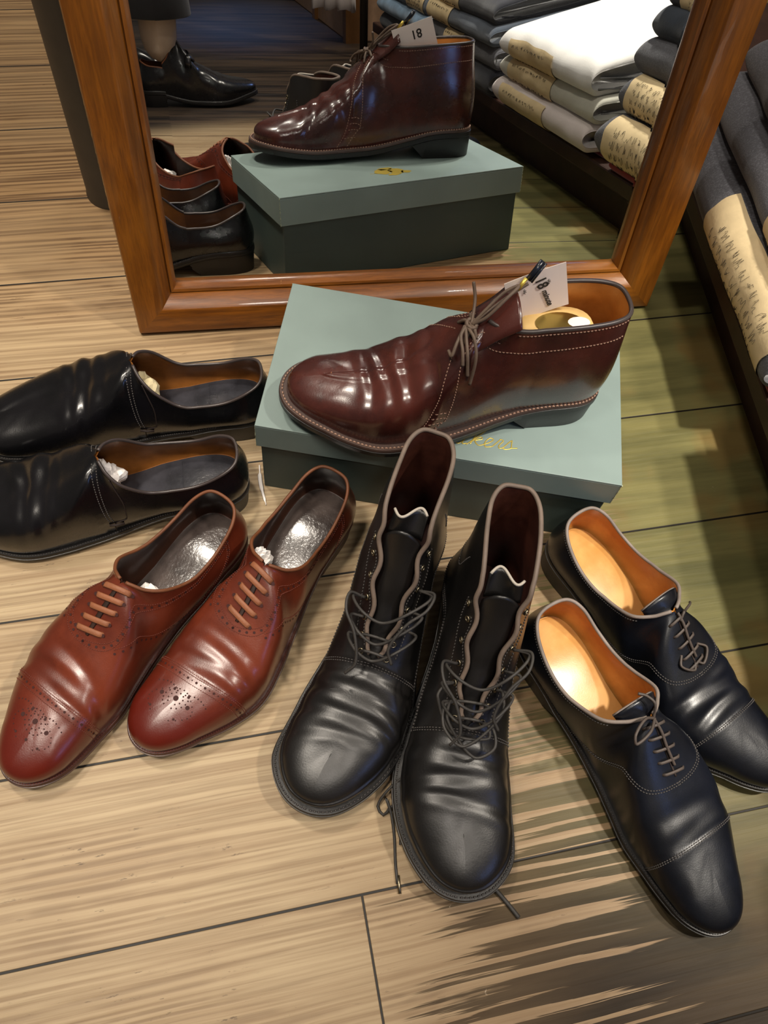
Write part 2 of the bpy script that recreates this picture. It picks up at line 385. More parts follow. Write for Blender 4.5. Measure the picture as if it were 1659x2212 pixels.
class ShoeSurf:
    """parametric upper: u 0 (heel) .. 13 (toe), v 0 (welt) .. 1 (rim / ridge)"""
    NU, NV = 170, 52
    def __init__(s, spec):
        s.sp = spec; L = s.L = spec.get('L', 0.293); s.foot = spec['foot']
        W = spec.get('wide', 1.0); TW = spec.get('toe_round', 0.0)
        per = []
        for i, (x, y) in enumerate(PERIM):
            if i >= 9: y = y * (1 + TW * (.5 if i == 9 else 1))
            per.append((i, x, y * W, 0))
        s.per = mirrored(per)
        s.top = mirrored(spec['top'])
        s.uthr = spec['uthr']
        s.us = np.linspace(0, 13, s.NU); s.vsn = np.linspace(0, 1, s.NV)
        s.G = {}
        for side in (1, -1):
            s.G[side] = s.make(side)
        s.N = {k: s.normals(g, k) for k, g in s.G.items()}
        for side in (1, -1):
            d = s.disp(side)
            s.G[side] = s.G[side] + s.N[side] * d[..., None]
        cl = s.us > s.uthr + .15      # both halves share the ridge line
        av = (s.G[1][cl, -1] + s.G[-1][cl, -1]) / 2; av[:, 1] = s.yc(av[:, 0] / L)
        for k in (1, -1): s.G[k][cl, -1] = av
        s.N = {k: s.normals(g, k) for k, g in s.G.items()}
    def zs(s, t):   # feather line height
        hz = s.sp.get('heelz', .031); fz = s.sp.get('forez', .012)
        return hz - (hz - fz) * sstep(t, .12, .52) + .010 * sstep(t, .72, 1.02) * s.sp.get('spring', 1.0)
    def yc(s, t):   # asymmetry of the last
        t = np.asarray(t, float)
        return s.foot * s.sp.get('asym', 1.0) * (.007 * np.sin(np.pi * np.clip((t - .28) / .62, 0, 1)) - .009 * sstep(t, .72, 1.0))
    def perim(s, u, off=0.0):
        """perimeter point (x,y) at u offset outward, unshifted half plane"""
        p = hermite(s.per[:, 0], s.per[:, 1:3], u) * np.array([s.L, 1.0])
        e = 1e-3
        p1 = hermite(s.per[:, 0], s.per[:, 1:3], np.asarray(u) + e) * np.array([s.L, 1.0])
        p0 = hermite(s.per[:, 0], s.per[:, 1:3], np.asarray(u) - e) * np.array([s.L, 1.0])
        d = p1 - p0; d /= np.linalg.norm(d, axis=-1)[..., None] + 1e-12
        n = np.stack([-d[..., 1], d[..., 0]], -1)
        return p + n * np.asarray(off)[..., None] if np.ndim(off) else p + n * off, n
    def make(s, side):
        u = s.us; L = s.L
        pxy, n = s.perim(u)
        P0 = np.column_stack([pxy, s.zs(pxy[:, 0] / L)])
        T = hermite(s.top[:, 0], s.top[:, 1:], u); P3 = T * np.array([L, 1, 1])
        wv = s.sp.get('wavy', 0) * sstep(u, 4.2, 5.0) * (1 - sstep(u, 6.6, 7.1))
        P3[:, 1] = np.maximum(P3[:, 1] + wv * np.sin(u * 7.3 + s.sp.get('seed', 1) + side), 0)
        dz = P3[:, 2] - P0[:, 2]
        op = 1 - sstep(u, s.uthr - .9, s.uthr + .5)       # 1 where open
        out = s.sp.get('bulge', .007) * (1 - .3 * sstep(u, 11, 13))
        P1 = P0 + np.column_stack([n[:, 0] * out, n[:, 1] * out, dz * (.42 + .26 * (1 - op))])
        dxy = P0[:, :2] - P3[:, :2]
        k = s.sp.get('arch', .62)
        fan = sstep(u, 9.5, 13)
        sl = np.gradient(P3[:, 2], P3[:, 0] + 1e-6 * np.arange(len(u)))
        k = k + .10 * fan[:, None] if False else (k + .10 * fan)
        hc = np.column_stack([dxy[:, 0] * k * fan, dxy[:, 1] * k, np.clip(sl, -1.2, 0) * dxy[:, 0] * k * fan])
        ho = np.column_stack([0 * u - .002 * (1 - sstep(u, 0, 1.5)), s.sp.get('rimlean', .004) * np.ones_like(u) * sstep(u, 0, 1.5), -.36 * dz])
        P2 = P3 + hc * (1 - op)[:, None] + ho * op[:, None]
        v = s.vsn[None, :, None]
        G = (1-v)**3 * P0[:, None] + 3*(1-v)**2*v * P1[:, None] + 3*(1-v)*v*v * P2[:, None] + v**3 * P3[:, None]
        if 'mid' in s.sp:
            mk = [mirrored(r) for r in s.sp['mid']]
            rows = [P0] + [hermite(m[:, 0], m[:, 1:], u) * np.array([L, 1, 1]) for m in mk] + [P3]
            R = np.stack(rows, 1); kv = np.linspace(0, 1, len(rows))
            H = np.stack([hermite(kv, R[i], s.vsn) for i in range(len(u))])
            w = (1 - sstep(u, s.uthr - .5, s.uthr + 1.5))[:, None, None]
            G = G * (1 - w) + H * w
        G[..., 1] = G[..., 1] * side + s.yc(G[..., 0] / L)
        return G
    def normals(s, G, side):
        du = np.gradient(G, axis=0); dv = np.gradient(G, axis=1)
        N = np.cross(dv, du) * side * -1
        ln = np.linalg.norm(N, axis=-1)[..., None]
        N = N / (ln + 1e-12)
        # make sure they point outwards
        c = np.array([G[..., 0].mean(), 0, 0.03]);
        if ((G - c) * N).sum() < 0: N = -N
        bad = (ln[..., 0] < 1e-10)
        N[bad] = N[np.roll(bad, -1, axis=1)] if False else np.array([0, 0, 1.])
        return N
    def disp(s, side):
        G = s.G[side]; t = G[..., 0] / s.L; w = side * (1 - s.vsn)[None, :] * np.ones_like(t)
        d = np.zeros_like(t)
        closed = sstep(s.us, s.uthr - 1.0, s.uthr + .6)[:, None]
        nz = rnd_noise(s.sp.get('seed', 1))
        P = G
        for (x0, sl, cv, wd, am) in s.sp.get('creases', []):
            xc = x0 + sl * w + cv * w * w + .006 * nz(P, 60)
            q = (t - xc) / wd
            amp = am * (.65 + .6 * nz(P, 45)) * np.exp(-((np.abs(w) - .15) / .62) ** 4)
            d -= amp * np.exp(-q * q) * closed
            d += amp * .8 * np.exp(-((q - 1.9) / 1.1) ** 2) * closed
        d += .0006 * nz(P, 55) * s.sp.get('lump', 1.0) * sstep(s.vsn, 0, .2)[None, :]
        d *= 1 - sstep(s.vsn, .8, .97)[None, :] * sstep(s.us, 10.6, 12)[:, None]
        for fn in s.sp.get('steps', []):
            d += fn(w, t)
        d *= (sstep(s.vsn, 0.0, .08) * 1.0)[None, :]
        return d
    def P(s, w, t, lift=0.0):
        """surface point at signed ring w (0 ridge, +-1 welt) and length fraction t"""
        side = 1 if w >= 0 else -1; v = 1 - min(abs(w), 1.0)
        G = s.G[side]; N = s.N[side]
        j = v * (s.NV - 1); j0 = int(min(j, s.NV - 2)); fj = j - j0
        X = (G[:, j0, 0] * (1 - fj) + G[:, j0 + 1, 0] * fj) / s.L
        lo = 3
        k = np.argmax(X[lo:] >= t) + lo
        if X[-1] < t: k = s.NU - 1
        k0 = max(k - 1, 0); fk = (t - X[k0]) / max(X[k] - X[k0], 1e-9); fk = min(max(fk, 0), 1)
        def ev(A):
            a = A[k0, j0] * (1 - fj) + A[k0, j0 + 1] * fj; b = A[k, j0] * (1 - fj) + A[k, j0 + 1] * fj
            return a * (1 - fk) + b * fk
        n = ev(N); n = n / (np.linalg.norm(n) + 1e-9)
        return ev(G) + n * lift, n
    def path(s, pts, n=60, lift=.0004):
        """polyline in (w,t) -> 3d points and normals"""
        pts = np.array(pts, float); k = np.r_[0, np.cumsum(np.linalg.norm(np.diff(pts, axis=0) * [.05, .3], axis=1))]
        q = np.linspace(0, k[-1], n); c = hermite(k, pts, q) if len(pts) > 2 else np.column_stack([np.interp(q, k, pts[:, i]) for i in (0, 1)])
        A = [s.P(a, b, lift) for a, b in c]
        return np.array([a[0] for a in A]), np.array([a[1] for a in A])

def resample(P, N, step):
    k = np.r_[0, np.cumsum(np.linalg.norm(np.diff(P, axis=0), axis=1))]
    n = max(int(k[-1] / step), 2); q = np.linspace(0, k[-1], n)
    return np.column_stack([np.interp(q, k, P[:, i]) for i in range(3)]), np.column_stack([np.interp(q, k, N[:, i]) for i in range(3)])

def dashes(g, P, N, step=.0028, r=.0004, duty=.62):
    P, N = resample(P, N, step)
    for i in range(len(P) - 1):
        a = P[i]; b = P[i] + (P[i + 1] - P[i]) * duty
        g.tube([a - N[i] * r * .8, (a + b) / 2 + N[i] * r * .4, b - N[i] * r * .8], r, 5)

def holes(g, P, N, step, r, small=None):
    P, N = resample(P, N, step)
    for i in range(len(P)):
        disc(g, P[i], N[i], (small if (small and i % 2) else r))

def disc(g, p, n, r, k=8):
    a = np.cross(n, [0, 0, 1.]) if abs(n[2]) < .95 else np.cross(n, [1., 0, 0]); a /= np.linalg.norm(a); b = np.cross(n, a)
    vs = [p + n * .00018 + r * (math.cos(6.2832 * i / k) * a + math.sin(6.2832 * i / k) * b) for i in range(k)]
    g.add(vs, [tuple(range(k))])

def make_shoe(spec):
    S = ShoeSurf(spec); L = S.L; root = empty(spec['name'], spec['label'], spec['cat'], (spec['x'], spec['y'], spec.get('z', 0)), math.radians(spec['yaw']), spec.get('group'))
    NU, NV = S.NU, S.NV
    def sheet(off, u0=0, u1=None, v0=0, mat=None, name='', parent=root):
        u1 = NU if u1 is None else u1
        vs = []; fs = []
        for side in (1, -1):
            G = S.G[side] - S.N[side] * off
            if off: G = G.copy(); G[..., 2] = np.maximum(G[..., 2], S.zs(G[..., 0] / L))
            if off:
                cl = G[..., 1] - S.yc(G[..., 0] / L)
                G[..., 1] = np.where(cl * side < 0, S.yc(G[..., 0] / L), G[..., 1])
            k = len(vs); H = G[u0:u1, v0:]; a, b = H.shape[:2]
            vs += list(H.reshape(-1, 3))
            for i in range(a - 1):
                for j in range(b - 1):
                    f = (k + i * b + j, k + i * b + j + 1, k + (i + 1) * b + j + 1, k + (i + 1) * b + j)
                    fs.append(f if side == 1 else f[::-1])
        return mesh(name, vs, fs, mat, parent)
    up = sheet(0, mat=spec['mat'], name='upper')
    # weld centre seams
    import bmesh
    bm = bmesh.new(); bm.from_mesh(up.data); bmesh.ops.remove_doubles(bm, verts=bm.verts, dist=.00012); bmesh.ops.recalc_face_normals(bm, faces=bm.faces); bm.to_mesh(up.data); bm.free()
    th = spec.get('thick', .0024)
    sheet(th, mat=spec['lin'], name='lining')
    # ---- sole
    ww = spec.get('welt', .004); st = spec.get('sole_t', .007)
    us = np.linspace(0, 13, 150)
    wof = ww * (.30 + .70 * sstep(us, 3.2, 5.5))
    def ring(off, dz, us=us):
        p, n = S.perim(us, off); z = S.zs(np.clip(p[:, 0] / L, 0, 1)) + dz
        return np.column_stack([p, z])
    def both(rings, name, mat, capb=True, capt=False):
        vs = []; fs = []; m = len(rings[0]); nr = len(rings)
        for r in rings:
            for side in (1, -1):
                q = r.copy(); q[:, 1] = q[:, 1] * side + S.yc(q[:, 0] / L); vs += list(q)
        for i in range(nr - 1):
            for si, side in enumerate((1, -1)):
                a = (2 * i + si) * m; b = (2 * (i + 1) + si) * m
                for j in range(m - 1):
                    f = (a + j, a + j + 1, b + j + 1, b + j); fs.append(f if side == 1 else f[::-1])
        def cap(i):
            a = 2 * i * m; b = a + m
            for j in range(m - 1): fs.append((a + j, a + j + 1, b + j + 1, b + j))
        if capb: cap(nr - 1)
        if capt: cap(0)
        o = mesh(name, vs, fs, mat, root)
        bm = bmesh.new(); bm.from_mesh(o.data); bmesh.ops.remove_doubles(bm, verts=bm.verts, dist=.00005); bmesh.ops.recalc_face_normals(bm, faces=bm.faces); bm.to_mesh(o.data); bm.free()
        md = o.modifiers.new('split', 'EDGE_SPLIT'); md.split_angle = math.radians(50)
        return o
    wt = .0026
    both([ring(-.006 + 0 * us, .0012), ring(wof - .0006, .0010), ring(wof, .0002), ring(wof, -wt)], 'welt', spec.get('weltmat', spec['sole']))
    both([ring(wof - .001, -wt), ring(wof + .0006, -wt - .0004), ring(wof + .0006, -st + .001), ring(wof - .0006, -st)], 'outsole', spec['sole'], True, True)
    # ---- heel block
    hu = us[us <= 4.35]
    p, n = S.perim(hu, wof[us <= 4.35] - .0004); z = S.zs(p[:, 0] / L) - st
    p2, _ = S.perim(hu, wof[us <= 4.35] - .0020)
    p2[:, 0] = np.minimum(p2[:, 0], .235 * L)
    g = Geo(); m = len(hu); vs = []
    for z_, pp in ((z, p), (z * .93, p), (z * 0 + .0008, p2), (z * 0, p2 * [.995, .98])):
        for side in (1, -1): vs += [(a[0], a[1] * side + S.yc(a[0] / L), c) for a, c in zip(pp, z_)]
    fs = []
    for i in range(3):
        for si in (0, 1):
            a = (2 * i + si) * m; b = (2 * i + 2 + si) * m
            fs += [(a + j, a + j + 1, b + j + 1, b + j) for j in range(m - 1)]
        fs.append((2 * i * m + m - 1, (2 * i + 1) * m + m - 1, (2 * i + 3) * m + m - 1, (2 * i + 2) * m + m - 1))
    a = 6 * m; fs += [(a + j, a + j + 1, a + m + j + 1, a + m + j) for j in range(m - 1)]
    hb = mesh('heel', vs, fs, spec['sole'], root)
    bm = bmesh.new(); bm.from_mesh(hb.data); bmesh.ops.remove_doubles(bm, verts=bm.verts, dist=.00005); bmesh.ops.recalc_face_normals(bm, faces=bm.faces); bm.to_mesh(hb.data); bm.free()
    md = hb.modifiers.new('split', 'EDGE_SPLIT'); md.split_angle = math.radians(50)
    # ---- welt stitching
    g = Geo(); us2 = np.linspace(spec.get('stu0', 3.6), 13, 400); wo2 = ww * (.30 + .70 * sstep(us2, 3.2, 5.5))
    for side in (1, -1):
        p, n = S.perim(us2, wo2 * .60); z = S.zs(np.clip(p[:, 0] / L, 0, 1)) + .0014
        q = np.column_stack([p, z]); q[:, 1] = q[:, 1] * side + S.yc(q[:, 0] / L)
        dashes(g, q, np.tile([0, 0, 1.], (len(q), 1)), spec.get('ststep', .0032), spec.get('str', .0006), .6)
    g.build('welt_stitching', spec.get('stmat', M['stitch_black']), root)
    # ---- insole and sock
    def pad(name, mat, ua, ub, off, dz, dome=.0):
        uu = np.linspace(ua, ub, 70); p, n = S.perim(uu, off); vs = []; fs = []; K = 10
        for i in range(len(uu)):
            for j in range(K + 1):
                f = j / K * 2 - 1
                x = p[i, 0]; y = p[i, 1] * f; vs.append((x, y + S.yc(x / L), S.zs(np.clip(x / L, 0, 1)) + dz + dome * (1 - abs(f) ** 2.5)))
        for i in range(len(uu) - 1):
            for j in range(K): fs.append((i * (K + 1) + j, (i + 1) * (K + 1) + j, (i + 1) * (K + 1) + j + 1, i * (K + 1) + j + 1))
        return mesh(name, vs, fs, mat, root)
    pad('insole', spec.get('insole', spec['lin']), 0.0, 12.8, -.0035, .0035)
    if 'sock' in spec:
        pad('sock_liner', spec['sock'], 0.15, spec.get('socku', 6.2), -.0052, .0050, .0012)
        if spec.get('heelpad'): pad('heel_pad', spec['sock'], 0.25, 3.7, -.0085, .0066, .0016)
    # ---- rim binding
    gi = Geo(); iu = int(np.searchsorted(S.us, spec.get('urim', S.uthr)))
    rp = []
    for side in (1, -1):
        q = S.G[side][:iu, -1] - S.N[side][:iu, -1] * th * .5
        rp.append(q)
    line = np.concatenate([rp[0][::-1], rp[1][1:]])
    gi.tube(line, th * .5 + .0005, 8)
    gi.build('topline_edge', spec['rim'], root)
    S.root = root; S.line = line
    return S

def seams(S, name, paths, mat, r=.0004, step=.0028, dashed=True, lift=.0003):
    for pth in paths:
        P, N = S.path(pth, 90, lift); g = Geo()
        if dashed: dashes(g, P, N, step, r)
        else: g.tube(P, r, 5)
        g.build(name, mat, S.root)

def offs(path, dw, dt): return [(w + dw, t + dt) for w, t in path]

def cross_lace(S, t, half, lift, dt=0.0, n=9, arch=.0012):
    """lace bar across the ridge at length t; half = half width in m -> via w"""
    out = []; nn = []
    for i in range(n):
        f = i / (n - 1) * 2 - 1
        # find w giving |y| = half
        p, nv = S.at(f * half, t + dt * f)
        out.append(p + nv * (lift + arch * (1 - f * f))); nn.append(nv)
    return np.array(out), np.array(nn)

def at_fn(S, y, t):
    """surface point above (t, y offset from centre line) on the upper part"""
    side = 1 if y >= 0 else -1; lo, hi = 0.0, 1.0
    yc = float(S.yc(t))
    for _ in range(18):
        m = (lo + hi) / 2; p, n = S.P(side * max(m, 1e-4), t)
        if (p[1] - yc) * side < abs(y): lo = m
        else: hi = m
    return S.P(side * max((lo + hi) / 2, 1e-4), t)
ShoeSurf.at = at_fn

# ---- toplines ----------------------------------------------------------
def low_top(back=.080, side=.066, thr_t=.425, thr_z=.100, w=1.0, mid=.072):
    return [(0, .018, 0, back), (1, .030, .015 * w, back - .001), (2, .075, .0235 * w, back - .006), (3, .15, .0270 * w, side + .002), (4, .23, .0285 * w, side),
            (5, .31, .0285 * w, mid), (5.5, thr_t - .055, .0265 * w, (mid + thr_z) / 2), (6.0, thr_t - .015, .0175, thr_z - .006), (6.35, thr_t + .002, .0070, thr_z), (6.6, thr_t + .012, 0, thr_z + .0005),
            (7, .495, 0, .090), (8, .585, 0, .0735), (9, .675, 0, .0610), (10, .755, 0, .0530), (11, .812, 0, .0492), (12, .847, 0, .0472), (13, .866, 0, .0462)]

OXTOP = low_top(.080, .065, .43, .099)
# ====================================================================== setting
BYAW = 0.3555
fl = mesh('floor', [(-3.2, -4.2, 0), (4.2, -4.2, 0), (4.2, 3.0, 0), (-3.2, 3.0, 0)], [(0, 1, 2, 3)], M['floor'], smooth=False)
fl.rotation_euler = (0, 0, BYAW); fl['kind'] = 'structure'

# ---- mirror
Mn = Vector((0.29900365, -0.93643792, 0.18352338)).normalized()
Mm = Vector((math.cos(0.3091), math.sin(0.3091), 0)); Mu = Mn.cross(Mm) * -1
if Mu.z < 0: Mu = -Mu
MO = Vector((0, 0.6987, 0))
# local frame: X=Mm, Y=-Mn (into the wall), Z=Mu, origin on the mirror plane
mroot = empty('standing_mirror', 'tall leaning mirror with a worn orange-brown wooden frame standing on the floor', 'mirror')
mroot.matrix_world = Matrix((Mm, -Mn, Mu)).transposed().to_4x4(); mroot.location = MO
def prof_member(name, p_out0, p_out1, p_in0, p_in1, mat):
    """extrude the moulding profile between mitred ends; p_*: (x,z) outer and inner end points"""
    # profile: fraction from outer(0) to inner(1), depth y (negative = towards viewer)
    prof = [(0, .022), (0, -.022), (.03, -.0262), (.10, -.0275), (.61, -.0272), (.635, -.0266), (.72, -.0215), (.84, -.0135), (.855, -.0095), (.868, -.0095), (.88, -.0118), (.94, -.0108), (.985, -.006), (1.0, -.0005), (1.0, .022)]
    n = 24; vs = []; fs = []
    for i in range(n + 1):
        f = i / n
        for q, y in prof:
            ox = p_out0[0] + (p_out1[0] - p_out0[0]) * f; oz = p_out0[1] + (p_out1[1] - p_out0[1]) * f
            ix = p_in0[0] + (p_in1[0] - p_in0[0]) * f; iz = p_in0[1] + (p_in1[1] - p_in0[1]) * f
            vs.append((ox + (ix - ox) * q, y, oz + (iz - oz) * q))
    k = len(prof)
    for i in range(n):
        for j in range(k):
            fs.append((i * k + j, i * k + (j + 1) % k, (i + 1) * k + (j + 1) % k, (i + 1) * k + j))
    fs += [tuple(range(k)), tuple(n * k + j for j in range(k))[::-1]]
    o = mesh(name, vs, fs, mat, mroot)
    md = o.modifiers.new('split', 'EDGE_SPLIT'); md.split_angle = math.radians(35)
    return o
HT = 1.42
OL0, OL1, OR0, OR1 = -.337, -.358, .289, .310
IL, IR, IB, IT = -.289, .2365, .0505, HT - .055
zb = .0
prof_member('bottom_rail', (OL0, zb), (OR0, zb), (IL, IB), (IR, IB), M['wood_x'])
prof_member('stile', (OL0, zb), (OL1, HT), (IL, IB), (IL, IT), M['wood_z'])
prof_member('stile', (OR0, zb), (OR1, HT), (IR, IB), (IR, IT), M['wood_z'])
prof_member('top_rail', (OL1, HT), (OR1, HT), (IL, IT), (IR, IT), M['wood_x'])
# worn bare arris along the outer edges
def worn(x0, z0, x1, z1, seed, amp=1.0):
    r = np.random.RandomState(seed); n = 260; f = np.linspace(0, 1, n)
    k = np.convolve(r.rand(n + 6), np.ones(3) / 3, 'same')[:n]; rad_ = .00012 + .0016 * amp * np.clip(k - .62, 0, 1) ** .7 * np.exp(-f * 2.0)
    g = Geo(); g.tube(np.column_stack([x0 + (x1 - x0) * f, -.0222 + 0 * f, z0 + (z1 - z0) * f]), rad_, 6)
    g.build('worn_edge', M['wood_edge'], mroot)
worn(OL0, .001, OL0 - .0074, .5, 1); worn(OR0, .001, OR0 + .0074, .5, 2, .8); worn(OL0 + .004, .0006, OR0 - .004, .0006, 3, .8); worn(OR0 - .004, .0006, OL0 + .004, .0006, 4, .8)
# mirror pane with bevelled margin
bw, bt = .020, math.tan(math.radians(.9))
x0, x1, z0, z1 = IL - .004, IR + .004, IB - .004, IT + .004
vs = [(x0, bw * bt, z0), (x1, bw * bt, z0), (x1, bw * bt, z1), (x0, bw * bt, z1), (x0 + bw + .004, 0, z0 + .004), (x1 - bw * .5, 0, z0 + .004), (x1 - bw * .5, 0, z1 - bw), (x0 + bw + .004, 0, z1 - bw)]
# only the side margins are bevelled visibly; bottom margin sits behind the bead
mesh('mirror_pane', vs, [(4, 5, 6, 7), (0, 1, 5, 4), (1, 2, 6, 5), (2, 3, 7, 6), (3, 0, 4, 7)], M['mirror'], mroot, smooth=False)
g = Geo(); g.box(x0, x1, .008, .014, z0, z1); g.build('back_board', M['dark_wood'], mroot, smooth=False)

# ---- post behind the mirror
g = Geo(); N_ = 40
vs = []; rad = .034
for z, r in ((0, rad + .001), (.004, rad + .001), (.006, rad), (2.4, rad)):
    vs += [(r * math.cos(6.28318 * i / N_), r * math.sin(6.28318 * i / N_), z) for i in range(N_)]
g.add(vs, [(k * N_ + i, k * N_ + (i + 1) % N_, (k + 1) * N_ + (i + 1) % N_, (k + 1) * N_ + i) for k in range(3) for i in range(N_)])
tag(g.build('post', M['post'], loc=(-.419, .800, 0)), 'thick round dark bronze post standing on the floor behind the mirror at left', 'post')

# ====================================================================== shoe box
bx, by, byaw, bwd, bh, bl = -0.13194, 0.40304, 0.02093, 0.18322, 0.11343, 0.345
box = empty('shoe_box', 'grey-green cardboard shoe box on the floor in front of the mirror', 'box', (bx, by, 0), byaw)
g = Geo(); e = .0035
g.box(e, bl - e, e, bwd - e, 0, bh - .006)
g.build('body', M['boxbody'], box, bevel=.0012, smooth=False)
g = Geo(); lh = .034; th = .0018
g.box(0, bl, 0, bwd, bh - th, bh); g.box(0, bl, 0, th, bh - lh, bh - th); g.box(0, bl, bwd - th, bwd, bh - lh, bh - th); g.box(0, th, th, bwd - th, bh - lh, bh - th); g.box(bl - th, bl, th, bwd - th, bh - lh, bh - th)
lid = g.build('lid', M['lid'], box, bevel=.0006, smooth=False)
rr = np.random.RandomState(2)
for cx, cy in ((0, 0), (bl, 0), (0, bwd), (bl, bwd)):
    g = Geo(); zz = np.linspace(bh - lh + .0003, bh - .0003, 30); k = np.clip(rr.rand(30) - .35, 0, 1); g.tube(np.column_stack([cx + 0 * zz, cy + 0 * zz, zz]), .0001 + .0009 * k, 5)
    g.build('worn_corner', M['card_edge'], lid)
def text_mesh(name, body, size, mat, parent, mtx, shear=0.0, extrude=.0001, off=0.0):
    cu = bpy.data.curves.new(name, 'FONT'); cu.body = body; cu.size = size; cu.shear = shear; cu.extrude = extrude; cu.offset = off; cu.align_x = 'LEFT'
    tmp = bpy.data.objects.new('tmp', cu); COL.objects.link(tmp); bpy.context.view_layer.update()
    me = bpy.data.meshes.new_from_object(tmp.evaluated_get(bpy.context.evaluated_depsgraph_get()))
    bpy.data.objects.remove(tmp)
    me.materials.clear(); me.materials.append(mat)
    o = bpy.data.objects.new(name, me); COL.objects.link(o); o.parent = parent; o.matrix_local = mtx
    return o
# script lettering: strokes as thin gold ribbons
def script_kers():
    g = Geo()
    s = .0136
    st = {
     'k': [[(0, 0), (.55, 1.0), (.95, 1.75), (.75, 1.9), (.45, 1.3), (.25, .1)], [(.3, .45), (.75, .95), (.9, .75), (.5, .5), (.8, .1), (1.1, .15)]],
     'e': [[(0, .15), (.45, .5), (.62, .85), (.35, .95), (.15, .45), (.3, .02), (.75, .12)]],
     'r': [[(0, .1), (.3, .75), (.38, .95), (.62, .82), (.45, .3), (.55, .03), (.8, .15)]],
     's': [[(0, .1), (.4, .95), (.5, .6), (.55, .15), (.2, -.02), (-.05, .12)], [(.5, .15), (1.0, .25)]],
     'a': [[(.6, .8), (.3, .95), (.05, .4), (.25, .02), (.55, .4), (.65, .9), (.55, .1), (.85, .15)]],
     'm': [[(0, .05), (.2, .9), (.25, .1), (.5, .95), (.55, .1), (.8, .95), (.8, .1), (1.05, .15)]],
     'o': [[(.4, .95), (.05, .5), (.25, .02), (.6, .4), (.45, .92), (.8, .8)]],
     'h': [[(0, .05), (.5, 1.2), (.75, 1.8), (.5, 1.7), (.2, .05), (.45, .8), (.6, .7), (.6, .1), (.85, .15)]],
     'S': [[(.95, 1.6), (.6, 1.85), (.35, 1.4), (.7, .8), (.5, .05), (0, .2)]],
     'e2': []}
    adv = {'k': 1.05, 'e': .72, 'r': .75, 's': .9, 'a': .85, 'm': 1.05, 'o': .75, 'h': .85, 'S': 1.0}
    word = 'Shoemakers'; tot = sum(adv[c] for c in word); x = -tot
    for c in word:
        for path in st[c]:
            P = np.array([((x + px + .25 * py) * s, py * s * .8, 0) for px, py in path])
            k = np.arange(len(P)); Q = hermite(k, P, np.linspace(0, len(P) - 1, 8 * len(P)))
            g.tube(Q, .00062, 5, flat=.25, up=np.array([0, 0, 1.]))
        x += adv[c]
    return g
g = script_kers()
o = g.build('gold_lettering', M['gold'], lid); o.location = (.243, .0195, bh + .0002); o.rotation_euler = (0, 0, math.radians(3))
g = Geo()
# small gold crest printed further back on the lid
def blob(cx, cy, rx, ry, ph=0, k=26, wob=.12):
    vs = [(cx, cy, 0)] + [(cx + rx * (1 + wob * math.sin(5 * t_ + ph)) * math.cos(t_), cy + ry * (1 + wob * math.cos(4 * t_ + ph)) * math.sin(t_), 0) for t_ in [6.28318 * i / k for i in range(k)]]
    g.add(vs, [(0, i + 1, (i + 1) % k + 1) for i in range(k)])
blob(.158, .138, .012, .010); blob(.176, .140, .010, .011, 2); blob(.187, .147, .007, .005, 1); blob(.166, .128, .010, .005, 3); blob(.168, .152, .009, .004, .5)
for k in range(5): g.add([(.139 + .002 * k, .140, 0), (.140 + .002 * k, .140, 0), (.140 + .002 * k, .1415, 0), (.139 + .002 * k, .1415, 0)], [(0, 1, 2, 3)])
o = g.build('gold_crest', M['gold'], lid, smooth=False); o.location = (0, 0, bh + .0002)
# crease line left on lid
# ====================================================================== chukka boot
chtop = [(0, .008, 0, .134), (1, .020, .0155, .134), (2, .065, .0235, .1335), (3, .14, .0270, .1325), (4, .23, .0275, .131), (5, .32, .0255, .129), (5.6, .375, .0205, .1285), (6.1, .415, .0135, .128), (6.45, .435, .0055, .127), (6.65, .445, 0, .125),
         (7, .49, 0, .1125), (8, .585, 0, .0875), (9, .675, 0, .0690), (10, .755, 0, .0585), (11, .812, 0, .0550), (12, .847, 0, .0530), (13, .866, 0, .0520)]
def chuk_step(w, t):
    q = np.abs(w)
    tt = .600 - .03 * sstep(q, .0, .2) + .0 * q + .055 * sstep(q, .80, 1.0)
    return -.0016 * sstep(t, tt - .006, tt + .004) * sstep(q, 0.04, .10)
CH = make_shoe(dict(name='chukka_boot', label='dark burgundy leather ankle boot standing on the green shoe box', cat='boot', foot=1, seed=3,
    x=.1735, y=.5045, z=bh + .0004, yaw=196.8, L=.290, top=chtop, uthr=6.5, mat=M['burg'], lin=M['lining_tan'], rim=M['edge_dark'], sole=M['sole_black'], weltmat=M['welt_burg'],
    welt=.0068, sole_t=.0095, heelz=.034, forez=.0150, stmat=M['stitch_light'], ststep=.0036, str=.00085, stu0=.6, bulge=.008, wide=.99, thick=.0030, lump=1.2, arch=.66,
    creases=[(.645, .02, -.05, .018, .0026), (.70, -.04, .06, .015, .0016), (.575, .03, -.02, .020, .0022), (.75, .0, .05, .013, .0010)], steps=[chuk_step]))
qs = []
